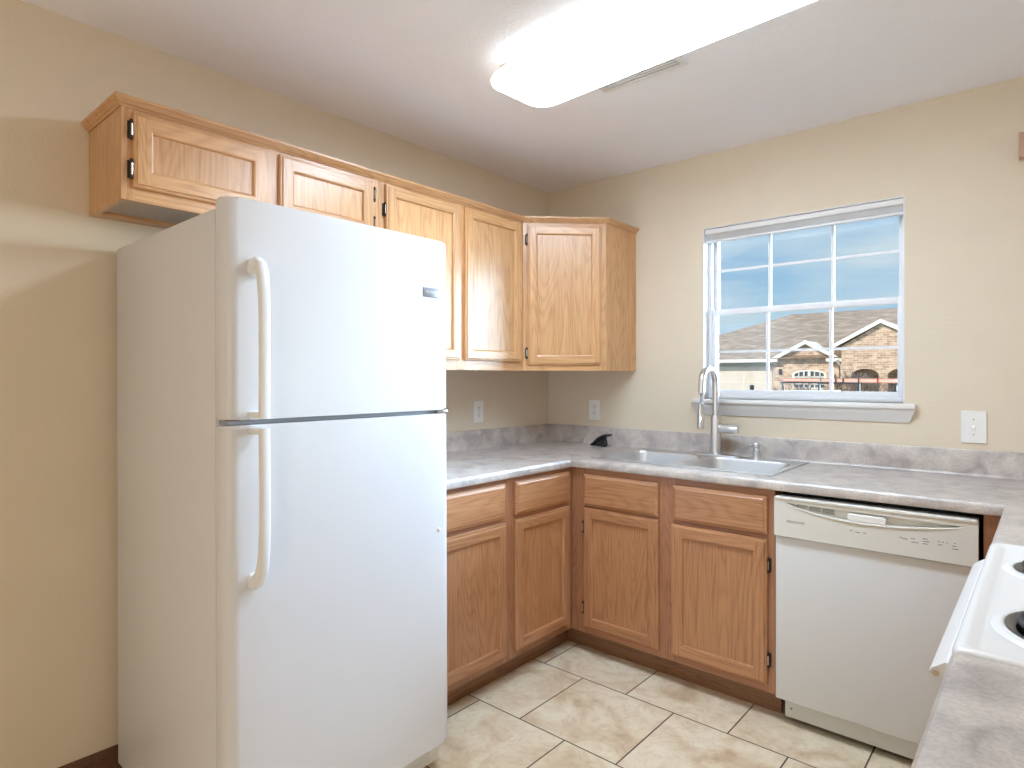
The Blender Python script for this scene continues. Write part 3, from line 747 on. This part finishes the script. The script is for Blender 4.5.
# vent slots at the left of the recess
bm = B()
for k in range(5):
    z = .8340 - k * .0048
    for a, b_ in ((-.232, -.195), (-.188, -.150), (-.144, -.104)):
        u = ((a + b_) / 2 - lx0) / (lx1 - lx0); lim = .8375 - .0335 * (math.sin(PI * max(0, (a - lx0) / (lx1 - lx0))) ** .85) * 1.05
        if z > lim - .004: box(bm, a, b_, -.6045, -.6032, z - .0016, z + .0008)
link('vent', bm, PRINT, cp, smooth=0)
bm = B(); P = rrect(-.058, .058, .804, .829, .006, 4)
loft(bm, [[(x, -.6045, z) for x, z in P], [(x, -.622, z) for x, z in P], [(x * .97, -.625, .8165 + (z - .8165) * .8) for x, z in P]]); link('latch_handle', bm, PLASTIC, cp, smooth=30)
text('brand_lettering', 'FRIGIDAIRE', .0125, PRINT, cp, (-.262, -.6224, .770), (PI / 2, 0, 0), .0002, 'LEFT', 1.0)
bm = B()
for x, z, w in [(-.047, .770, .010), (-.027, .767, .014), (-.006, .768, .010), (.100, .772, .008), (.112, .769, .016), (.134, .773, .012), (.140, .762, .020), (.168, .778, .014), (.171, .770, .018), (.168, .762, .014),
                (.205, .776, .006), (.216, .776, .006), (.208, .766, .012), (.227, .775, .004), (.245, .768, .012), (.248, .759, .016), (.247, .777, .005)]:
    box(bm, x - w / 2, x + w / 2, -.6224, -.6219, z - .0014, z + .0014)
link('printed_markings', bm, PRINT, cp, smooth=0)
bm = B(); box(bm, -HX + .022, HX - .005, -.566, -.552, .020, .096, .002); tp = link('toe_panel', bm, DWDOOR, dw)
for xx in (-.262, .262):
    bm = B(); lathe(bm, (xx, -.5665, .055), [(.005, 0), (.004, -.002), (.0005, -.003)], 12, 'y'); link('screw', bm, NICKEL, tp)

# ---------------------------------------------------------------- electric range (front faces -x)
rg = empty('electric_range', (2.862, -1.577, 0), 0, 'white electric coil range between the two counters at right', 'range')
RW = .380; FX = -.610     # local x of the front
bm = B(); box(bm, FX + .010, -.01, -RW, RW, .02, .905, .004); link('range_body', bm, WHITE, rg)
# cooktop: rolled rim and recessed deck
bm = B(); zt = .931
def rr(i, z, r=.018): return [(x, y, z) for x, y in rrect(FX - .016 + i, -.055 - i, -RW - .0 + i, RW - i, r, 5)]
loft(bm, [rr(0, .885), rr(0, .908), rr(.003, .915), rr(.009, .9180), rr(.016, .9175), rr(.026, .911), rr(.032, .9095)]); ck = link('cooktop', bm, WHITE, rg, smooth=50)
def burner(x, y, r):
    b0 = B()
    lathe(b0, (x, y, .9095), [(r + .022, .0005), (r + .018, .004), (r + .008, .0065), (r + .004, .0052), (r + .002, .0), (r - .01, -.0)], 40, cap=False)
    q = link('burner_ring', b0, WHITE, ck, smooth=60)
    b0 = B(); lathe(b0, (x, y, .9095), [(r + .004, .0062), (r - .001, .0068), (r - .010, -.0), (r * .55, -.0), (r * .3, -.0)], 40, cap=False); 
    for f_ in b0.faces: pass
    d_ = link('drip_pan', b0, PAN, ck, smooth=60)
    b0 = B(); turns = 4; n = 48 * turns; pts = []
    for k in range(n + 1):
        a = 2 * PI * k / 48; rad = .022 + (r - .006 - .022) * k / n; pts.append((x + rad * math.cos(a), y + rad * math.sin(a), .9235))
    tube(b0, pts, .0052, 8, side=(0, 0, 1), asp=.75)
    for k in range(3):
        a = 2 * PI * k / 3 + .5; box(b0, x - .002, x + .002, y - .002, y + .002, .912, .922)
        tube(b0, [(x, y, .9175), (x + (r - .01) * math.cos(a), y + (r - .01) * math.sin(a), .9175)], .002, 6)
    lathe(b0, (x, y, .914), [(.018, 0), (.018, .006), (.001, .007)], 20); link('coil', b0, COIL, ck, smooth=60)
for x, y, r in ((-.460, -.195, .110), (-.484, .178, .088), (-.190, -.195, .088), (-.190, .190, .110)): burner(x, y, r)
bm = B(); box(bm, -.060, -.005, -RW, RW, .906, 1.10, .008, 3); bk = link('control_backguard', bm, WHITE, rg)
for k in range(5):
    bm = B(); lathe(bm, (-.0605, -.28 + k * .14, 1.03), [(.022, 0), (.021, -.012), (.017, -.02), (.001, -.021)], 20, 'x'); link('knob', bm, PLASTIC, bk)
bm = B(); box(bm, FX - .020, FX + .009, -RW + .006, RW - .006, .22, .884, .006, 3); od = link('oven_door', bm, WHITE, rg)
bm = B()
P = [(FX - .020, .880), (FX - .026, .880), (FX - .042, .868), (FX - .046, .862), (FX - .044, .856), (FX - .038, .854), (FX - .030, .858), (FX - .020, .856)]
loft(bm, [[(x, y, z) for x, z in P] for y in (-RW + .035, RW - .035)])
link('handle', bm, WHITE, od, smooth=30)
bm = B(); tube(bm, [(FX - .037, -RW + .0335, .861), (FX - .037, -RW + .0352, .861)], .004, 12); link('handle_screw', bm, NICKEL, od)
bm = B(); box(bm, FX - .018, FX + .009, -RW + .006, RW - .006, .06, .21, .005, 3); link('storage_drawer', bm, WHITE, rg)
for xx in (FX + .06, -.06):
    for yy in (-RW + .05, RW - .05):
        bm = B(); lathe(bm, (xx, yy, .0005), [(.016, 0), (.016, .006), (.008, .008), (.008, .021)], 12); link('foot', bm, BLACKP, rg)

# ---------------------------------------------------------------- ceiling light and vent
cl = empty('ceiling_light', (1.410, -1.291, H), math.radians(-3.1), 'long fluorescent ceiling light with a glowing rounded white lens', 'light')
bm = B(); box(bm, -.58, .58, -.10, .10, -.030, -.0005, .002); link('housing', bm, PLASTIC, cl)
bm = B(); LL = []
for z, i, r in ((-.020, .055, .07), (-.036, .026, .085), (-.052, .008, .075), (-.066, .0, .078), (-.076, .004, .076), (-.083, .022, .07), (-.087, .060, .06), (-.089, .10, .04)):
    LL.append([(x, y, z) for x, y in rrect(-.61 + i, .61 - i, -.163 + i * .9, .163 - i * .9, min(r, .163 - i * .9 - .002), 6)])
loft(bm, LL[4:]); link('lens', bm, LENS, cl, smooth=60)
bm = B(); loft(bm, LL[:5], cap=False); link('lens_rim', bm, RIM, cl, smooth=60)
vt = empty('ceiling_vent', (1.180, -.985, H - .0004), 0, 'narrow off-white ceiling air vent partly behind the light', 'vent')
bm = B(); x0, x1, y0, y1 = -.175, .175, -.075, .058
for a in ((x0, x1, y0, y0 + .022), (x0, x1, y1 - .022, y1), (x0, x0 + .022, y0 + .022, y1 - .022), (x1 - .022, x1, y0 + .022, y1 - .022)): box(bm, *a, -.006, 0, .0015, 2)
link('frame', bm, PAINTW, vt)
bm = B(); box(bm, x0 + .021, x1 - .021, y0 + .021, y1 - .021, -.0008, -.0002); link('dark_backing', bm, DARK, vt, smooth=0)  # dark sheet painted in for the shade between the louvers
bm = B()
for k in range(5):
    y = y0 + .030 + k * .0165
    loft(bm, [[(xx, y, -.001), (xx, y + .001, -.001), (xx, y + .005, -.006), (xx, y + .004, -.006)] for xx in (x0 + .022, x1 - .022)])
link('louver', bm, PAINTW, vt, smooth=0)

# ---------------------------------------------------------------- wall plates
def wall_plate(name, loc, rz, w, h, kind, label, cat, group=None):
    r = empty(name, loc, rz, label, cat, group)
    bm = B(); P = rrect(-w / 2, w / 2, -h / 2, h / 2, .004, 3)
    loft(bm, [[(x, -.0005, z) for x, z in P], [(x, -.004, z) for x, z in P], [(x * .97, -.0065, z * .98) for x, z in P]]); link('cover_plate', bm, PLASTIC, r, smooth=30)
    if kind == 'outlet':
        for s in (-1, 1):
            bm = B(); P = rrect(-.0165, .0165, -.0135, .0135, .011, 4); loft(bm, [[(x, -.0066, z + s * .0195) for x, z in P], [(x, -.0082, z + s * .0195) for x, z in P]]); q = link('receptacle', bm, PLASTIC, r)
            bm = B()
            for xx, hh in ((-.0065, .0045), (.0065, .0038)): box(bm, xx - .0011, xx + .0011, -.0086, -.0081, s * .0195 + .003 - hh, s * .0195 + .003 + hh)
            tube(bm, [(0, -.0081, s * .0195 - .007), (0, -.0086, s * .0195 - .007)], .0024, 8); link('slots', bm, DARK, q, smooth=0)
        bm = B(); lathe(bm, (0, -.0066, 0), [(.003, 0), (.0025, -.0012), (.0003, -.0014)], 10, 'y'); link('screw', bm, NICKEL, r)
    else:
        bm = B(); box(bm, -.0055, .0055, -.0075, -.0066, -.012, .012, .0005); q = link('toggle_bezel', bm, PAINTW, r)
        bm = B(); loft(bm, [[(-.0042, -.007, -.004), (.0042, -.007, -.004), (.0042, -.007, .006), (-.0042, -.007, .006)], [(-.0035, -.018, -.010), (.0035, -.018, -.010), (.0035, -.018, -.003), (-.0035, -.018, -.003)]]); link('toggle', bm, PLASTIC, r, smooth=0)
        for s in (-1, 1):
            bm = B(); lathe(bm, (0, -.0066, s * .030), [(.003, 0), (.0025, -.0012), (.0003, -.0014)], 10, 'y'); link('screw', bm, NICKEL, r)
    return r
wall_plate('wall_outlet', (.0, -.624, 1.116), R90, .074, .117, 'outlet', 'white duplex outlet on the left wall beside the refrigerator', 'outlet')
wall_plate('wall_outlet', (.342, -.0, 1.112), 0, .078, .117, 'outlet', 'white duplex outlet on the back wall left of the sink', 'outlet')
wall_plate('light_switch', (2.114, -.0, 1.106), 0, .082, .126, 'switch', 'white toggle light switch on the wall right of the window', 'light switch')
# small wooden box (door chime) high on the wall at the right
bm = B(); box(bm, 2.252, 2.44, -.052, -.0005, 2.121, 2.216, .004, 2)
ch = link('wooden_wall_box', bm, plain('pinkish_wood', (.50, .30, .20), .5)); tag(ch, 'small wooden box mounted high on the wall at the right edge', 'box')

# ---------------------------------------------------------------- outdoors
GZ = -.70
def ground_mat(name, c1, c2, s):
    m, nt, b = mat_base(name, c1, .9); t = nt.nodes.new('ShaderNodeTexCoord'); n = nt.nodes.new('ShaderNodeTexNoise'); n.inputs['Scale'].default_value = s; n.inputs['Detail'].default_value = 5
    nt.links.new(t.outputs['Object'], n.inputs['Vector']); nt.links.new(ramp(nt, n.outputs['Fac'], [(.35, c1), (.65, c2)]), b.inputs['Base Color']); return m
LAWN = ground_mat('dry_lawn', (.20, .18, .09), (.30, .26, .14), 3); ROAD = ground_mat('concrete_street', (.36, .35, .33), (.44, .43, .40), 2)
bm = B(); box(bm, -60, 60, .25, 90, GZ - .2, GZ); struct(link('ground', bm, LAWN, smooth=0))
bm = B(); box(bm, -60, 60, 6.5, 14, GZ + .0005, GZ + .02); struct(link('street', bm, ROAD, smooth=0))
def brick_mat():
    m, nt, b = mat_base('tan_brick', (.5, .35, .25), .85); L = nt.links; t = nt.nodes.new('ShaderNodeTexCoord')
    mp = nt.nodes.new('ShaderNodeMapping'); mp.inputs['Rotation'].default_value = (-PI / 2, 0, 0); L.new(t.outputs['Object'], mp.inputs[0])
    k = nt.nodes.new('ShaderNodeTexBrick'); k.inputs['Color1'].default_value = (.40, .25, .18, 1); k.inputs['Color2'].default_value = (.68, .51, .40, 1); k.inputs['Mortar'].default_value = (.66, .58, .50, 1)
    k.inputs['Scale'].default_value = 1; k.inputs['Brick Width'].default_value = .21; k.inputs['Row Height'].default_value = .08; k.inputs['Mortar Size'].default_value = .008
    L.new(mp.outputs[0], k.inputs['Vector'])
    n = nt.nodes.new('ShaderNodeTexNoise'); n.inputs['Scale'].default_value = 5; n.inputs['Detail'].default_value = 4; L.new(mp.outputs[0], n.inputs['Vector'])
    mx = nt.nodes.new('ShaderNodeMix'); mx.data_type = 'RGBA'; mx.blend_type = 'MULTIPLY'; mx.inputs[0].default_value = .7
    L.new(k.outputs['Color'], mx.inputs[6]); L.new(ramp(nt, n.outputs['Fac'], [(.35, (.7, .66, .62)), (.6, (1.1, 1.05, 1.0))]), mx.inputs[7]); L.new(mx.outputs[2], b.inputs['Base Color'])
    return m
BRICK = brick_mat()
def shingle_mat():
    m, nt, b = mat_base('brown_shingles', (.3, .25, .2), .9); L = nt.links; t = nt.nodes.new('ShaderNodeTexCoord')
    mp = nt.nodes.new('ShaderNodeMapping'); L.new(t.outputs['Object'], mp.inputs[0]); mp.inputs['Scale'].default_value = (1, 1, 5)
    n = nt.nodes.new('ShaderNodeTexNoise'); n.inputs['Scale'].default_value = 2.2; n.inputs['Detail'].default_value = 6; L.new(mp.outputs[0], n.inputs['Vector'])
    w_ = nt.nodes.new('ShaderNodeTexWave'); w_.bands_direction = 'Z'; w_.inputs['Scale'].default_value = 4.0; w_.inputs['Distortion'].default_value = 1.5; L.new(t.outputs['Object'], w_.inputs['Vector'])
    mx = nt.nodes.new('ShaderNodeMix'); mx.data_type = 'RGBA'; mx.blend_type = 'MULTIPLY'; mx.inputs[0].default_value = .5
    L.new(ramp(nt, n.outputs['Fac'], [(.3, (.17, .110, .066)), (.5, (.25, .165, .105)), (.7, (.35, .245, .165))]), mx.inputs[6]); L.new(ramp(nt, w_.outputs['Fac'], [(0, (.72, .7, .7)), (.6, (1, 1, 1))]), mx.inputs[7])
    L.new(mx.outputs[2], b.inputs['Base Color']); return m
SHING = shingle_mat()
CREAM = plain('cream_siding', (.66, .58, .51), .7); FASCIA = plain('white_fascia', (.80, .78, .74), .6); SOFF = plain('olive_trim', (.33, .32, .24), .7); DKIN = plain('dark_porch_shade', (.06, .045, .04), .9)
hs = empty('neighbour_house', (0, 22, GZ), 0, 'single-storey brick house with brown shingle roof across the street', 'house')
YH = 22.0
def hz(z): return z - GZ
# main walls
bm = B(); box(bm, -8.9, -5.98, .60, 9.5, 0, hz(1.95)); link('garage_wall', bm, CREAM, hs, smooth=0)
bm = B(); box(bm, -8.25, -6.10, .55, .62, 0.02, hz(1.70)); 
gd = link('garage_door', bm, CREAM, hs, smooth=0)
bm = B()
for k in range(1, 4): box(bm, -8.25, -6.10, .535, .549, k * .60 - .008, k * .60 + .008)
link('panel_groove', bm, FASCIA, gd, smooth=0)
bm = B(); box(bm, -8.9, -5.98, .50, .60, hz(1.74), hz(1.86)); link('garage_trim', bm, SOFF, hs, smooth=0)
bm = B(); box(bm, -9.3, -5.75, .05, .14, hz(1.90), hz(2.02)); box(bm, -4.0, -3.3, .05, .14, hz(1.88), hz(2.0)); link('gutter', bm, FASCIA, hs)
def arch(cx, w, z0, zs, rise, n=10):
    P = [(cx - w / 2, z0), (cx + w / 2, z0)]
    for k in range(n + 1):
        a = PI * k / n; P.append((cx + w / 2 * math.cos(a), zs + rise * math.sin(a)))
    return P
MY = lambda y: Matrix(((1, 0, 0, 0), (0, 0, 1, y), (0, 1, 0, 0), (0, 0, 0, 1)))
bm = B(); win = arch(-4.67, 1.22, hz(.85), hz(1.42), .16)
poly_holes(bm, [(-5.97, 0), (-3.62, 0), (-3.62, hz(2.02)), (-4.78, hz(2.62)), (-5.97, hz(2.02))], [win], MY(.35), .25)
box(bm, -5.97, -3.62, .62, 9.0, 0, hz(1.9)); bw_ = link('brick_wall', bm, BRICK, hs, smooth=0)
bm = B(); P = arch(-4.67, 1.22, hz(.85), hz(1.42), .16); Pi = [(-4.67 + (x + 4.67) * .88, hz(1.2) + (z - hz(1.2)) * .86) for x, z in P]
loft(bm, [[(x, .34, z) for x, z in P], [(x, .40, z) for x, z in P]], cap=False)
loft(bm, [[(x, .34, z) for x, z in P], [(x, .34, z) for x, z in Pi], [(x, .42, z) for x, z in Pi]], cap=False)
for xx in (-5.05, -4.86, -4.67, -4.48, -4.29): box(bm, xx - (.05 if xx == -4.67 else .02), xx + (.05 if xx == -4.67 else .02), .36, .40, hz(.86), hz(1.52))
box(bm, -5.25, -4.1, .36, .40, hz(1.28), hz(1.33)); box(bm, -5.25, -4.1, .36, .40, hz(1.02), hz(1.06)); wf = link('window_frame', bm, FASCIA, hs, smooth=0)
bm = B(); box(bm, -5.27, -4.07, .44, .46, hz(.86), hz(1.57)); link('window_pane', bm, plain('dark_window_glass', (.12, .13, .15), .12), hs, smooth=0)
# big gable with the arched porch
bm = B()
poly_holes(bm, [(-3.42, 0), (-.85, 0), (-.85, hz(2.42)), (-2.16, hz(3.18)), (-3.42, hz(2.42))], [arch(-2.655, .86, .02, hz(1.36), .24), arch(-1.53, .86, .02, hz(1.36), .24)], MY(-.20), .30)
link('brick_wall', bm, BRICK, hs, smooth=0)
bm = B(); box(bm, -3.3, -.9, 1.6, 9.0, 0, hz(1.9)); box(bm, -.84, 3.5, .4, 9.0, 0, hz(1.9)); link('porch_wall', bm, BRICK, hs, smooth=0)
bm = B(); box(bm, -2.55, -2.15, 1.55, 1.6, 0, hz(1.3)); link('entry_door', bm, plain('grey_door', (.35, .37, .42), .5), hs, smooth=0)
# roofs
bm = B()
ey, ez, ry, rz_ = .05, hz(2.02), 5.7, hz(4.26)
xL, xR = -12.6, 5.0
A = [(xL, ey, ez), (xR, ey, ez), (xR, 11.4, ez), (xL, 11.4, ez)]; Rg = [(xL + 5.7, ry, rz_), (xR - 5.7, ry, rz_)]
vs = [bm.verts.new(p) for p in A + Rg]
for q in ((0, 1, 5, 4), (1, 2, 5), (2, 3, 4, 5), (3, 0, 4), (0, 3, 2, 1)): bm.faces.new([vs[i] for i in q])
mr_ = link('roof', bm, SHING, hs, smooth=0)
def gable_roof(xl, xa, xr, zf, za, y0, y1):
    bm = B(); th = .05
    loft(bm, [[(xl, y, zf), (xa, y, za), (xr, y, zf), (xr, y, zf - th), (xa, y, za - th), (xl, y, zf - th)] for y in (y0, y1)]); link('gable_roof', bm, SHING, hs, smooth=0)
    bm = B(); f1 = .13
    loft(bm, [[(xl, y, zf + .01), (xa, y, za + .01), (xr, y, zf + .01), (xr, y, zf - f1), (xa, y, za - f1), (xl, y, zf - f1)] for y in (y0 - .04, y0 + .02)]); link('gable_fascia', bm, FASCIA, hs, smooth=0)
gable_roof(-6.05, -4.76, -3.55, hz(2.02), hz(2.70), .18, 2.2)
gable_roof(-3.70, -2.14, -.58, hz(2.46), hz(3.32), -.36, 4.0)
bm = B(); tube(bm, [(-3.62, -.02, hz(1.96)), (-3.62, .05, hz(1.90)), (-3.50, .18, hz(1.72)), (-3.50, .25, hz(1.6)), (-3.50, .25, .02)], .05, 8); link('downspout', bm, FASCIA, hs)
for xx in (-5.72,):
    bm = B(); box(bm, xx - .05, xx + .05, .27, .345, hz(1.40), hz(1.62)); link('wall_lantern', bm, BLACKP, hs)
# second roof further left
bm = B(); xl, xr, y0, y1, za = -19.5, -9.5, 5.0, 14.0, hz(3.9)
vs = [bm.verts.new(p) for p in ((xl, 0, hz(2)), (xr, 0, hz(2)), (xr, 9, hz(2)), (xl, 9, hz(2)), (xl + 3.5, 4.5, za), (xr - 3.5, 4.5, za))]
for q in ((0, 1, 5, 4), (1, 2, 5), (2, 3, 4, 5), (3, 0, 4), (0, 3, 2, 1)): bm.faces.new([vs[i] for i in q])
box(bm, xl + .4, xr - .4, .4, 8.6, 0, hz(1.99))
h2 = link('neighbour_house', bm, [SHING], smooth=0); h2.location = (-1.5, 37, GZ); tag(h2, 'brown roofed house further off behind the garage', 'house')

# bare trees in front of the porch
BARK = plain('bare_bark', (.13, .09, .075), .9)
def tree(x, y, h, label, sd):
    rnd = random.Random(sd); bm = B()
    def br(p, d, l, r, lev):
        q = p + d * l; tube(bm, [p, (p + q) / 2 + Vector((rnd.uniform(-1, 1), rnd.uniform(-1, 1), 0)) * l * .05, q], [r, r * .85, r * .7], 6, cap=False)
        if lev == 0: return
        for k in range(3 if lev > 1 else 4):
            nd = (d + Vector((rnd.uniform(-1, 1), rnd.uniform(-1, 1), rnd.uniform(-.1, .6))) * .6).normalized(); br(q, nd, l * rnd.uniform(.6, .8), r * .62, lev - 1)
    for k in range(3):
        br(Vector((rnd.uniform(-.1, .1), rnd.uniform(-.1, .1), 0)), Vector((rnd.uniform(-.25, .25), rnd.uniform(-.25, .25), 1)).normalized(), h * .33, .030, 4)
    o = link('bare_tree', bm, BARK, smooth=60); o.location = (x, y, GZ); tag(o, label, 'tree', None)
tree(-3.12, 21.1, 2.3, 'leafless small tree in front of the brick arch across the street', 3)
tree(-2.20, 18.6, 2.25, 'leafless shrub-like tree at the middle of the porch arch', 5)
tree(-3.9, 18.2, 2.0, 'thin leafless tree left of the porch by the downspout', 9)

# white pickup with a ladder rack parked in the street
CARW = plain('white_car_paint', (.75, .76, .77), .25, coat=.5); CARG = plain('dark_car_glass', (.05, .055, .065), .1)
tk = empty('pickup_truck', (-2.72, 15.3, GZ + .02), 0, 'white pickup truck parked in the street below the window view', 'truck')
bm = B()
body = [(-2.6, .45), (-2.55, .80), (-2.45, .95), (-1.5, 1.02), (-.92, 1.52), (-.80, 1.60), (.58, 1.62), (.72, 1.56), (.80, 1.05), (2.5, 1.05), (2.55, .5), (2.3, .38), (-2.4, .38)]
lo = []
for y, s in ((-.88, .93), (-.92, 1.0), (.92, 1.0), (.88, .93)): lo.append([(x * (1 if s == 1 else .985), y * (1 if z < 1.1 else .84), z) for x, z in body])
loft(bm, lo); link('body', bm, CARW, tk, smooth=30)
bm = B()
for s in (-1, 1):
    for a, b_ in ((-.98, -.22), (-.12, .60)): 
        P = [(a - (.33 if a < -.5 else 0), 1.08), (b_, 1.08), (b_, 1.565), (a + (.05 if a < -.5 else 0), 1.565)]
        loft(bm, [[(x, s * (.885 if z < 1.1 else .80), z) for x, z in P], [(x, s * (.925 if z < 1.1 else .795), z) for x, z in P]])
loft(bm, [[(-1.46, y, 1.045), (-.96, y * .95, 1.49), (-.94, y * .95, 1.47), (-1.44, y, 1.02)] for y in (-.72, .72)]); link('window_pane', bm, CARG, tk, smooth=0)
for xx in (-1.65, 1.65):
    for s in (-1, 1):
        bm = B(); lathe(bm, (xx, s * .86, .36), [(.10, -.11), (.34, -.11), (.36, -.08), (.36, .08), (.34, .11), (.10, .11)], 24, 'y'); link('wheel', bm, BLACKP, tk)
LADR = plain('orange_fibreglass', (.62, .25, .16), .5); LADP = plain('pale_pink_rail', (.78, .52, .44), .5)
LA = math.radians(-46)
ld = empty('extension_ladder', (-2.62, 13.4, 1.195), LA, 'long orange extension ladder resting on a black rack outside the window', 'ladder')
bm = B(); box(bm, 0, 5.6, -.22, -.19, .0, .080, .004); link('rail', bm, LADP, ld)
bm = B(); box(bm, 0, 5.6, .19, .22, .0, .080, .004); link('rail', bm, LADP, ld)
bm = B(); box(bm, 0, 5.6, -.235, -.2205, .068, .081); box(bm, 0, 5.6, -.235, -.2205, -.002, .012); link('rail_edge', bm, LADR, ld, smooth=0)
bm = B()
for k in range(18): tube(bm, [(.15 + k * .305, -.19, .055), (.15 + k * .305, .19, .055)], .016, 8)
link('rung', bm, GREY, ld)
for xx, mm in ((1.75, plain('green_band', (.05, .35, .15), .5)), (2.35, BLACKP), (2.62, BLACKP), (3.15, BLACKP), (3.75, plain('red_band', (.5, .03, .03), .5))):
    bm = B(); box(bm, xx, xx + .04, -.241, -.2355, -.005, .086); link('strap', bm, mm, ld, smooth=0)
rk = empty('ladder_rack', (-2.62, 13.4, GZ + .02), LA, 'black metal rack on posts carrying the orange ladder', 'rack')
for xx in (.5, 2.1, 4.6):
    bm = B()
    for sg in (-1, 1): tube(bm, [(xx, sg * .45, 0), (xx, sg * .45, 1.86)], .022, 8)
    tube(bm, [(xx, -.5, 1.851), (xx, .5, 1.851)], .022, 8); link('post_frame', bm, BLACKP, rk)
bm = B()
for sg in (-1, 1): tube(bm, [(.4, sg * .45, .5), (4.7, sg * .45, .5)], .03, 8)
link('side_rail', bm, BLACKP, rk)
for px_, py_, h_, lb in ((-6.9, 20.3, 1.42, 'thin black yard post near the left end of the garage door'), (-6.1, 20.3, 1.72, 'black yard lamp post in front of the right end of the garage door')):
    yp = empty('yard_post', (px_, py_, GZ), 0, lb, 'post')
    bm = B(); lathe(bm, (0, 0, 0), [(.05, 0), (.04, .03), (.028, .05), (.028, h_ - .22)], 10); link('post', bm, BLACKP, yp)
    bm = B(); lathe(bm, (0, 0, h_ - .22), [(.03, 0), (.07, .03), (.085, .17), (.10, .175), (.02, .22)], 10); link('lamp_head', bm, BLACKP, yp)
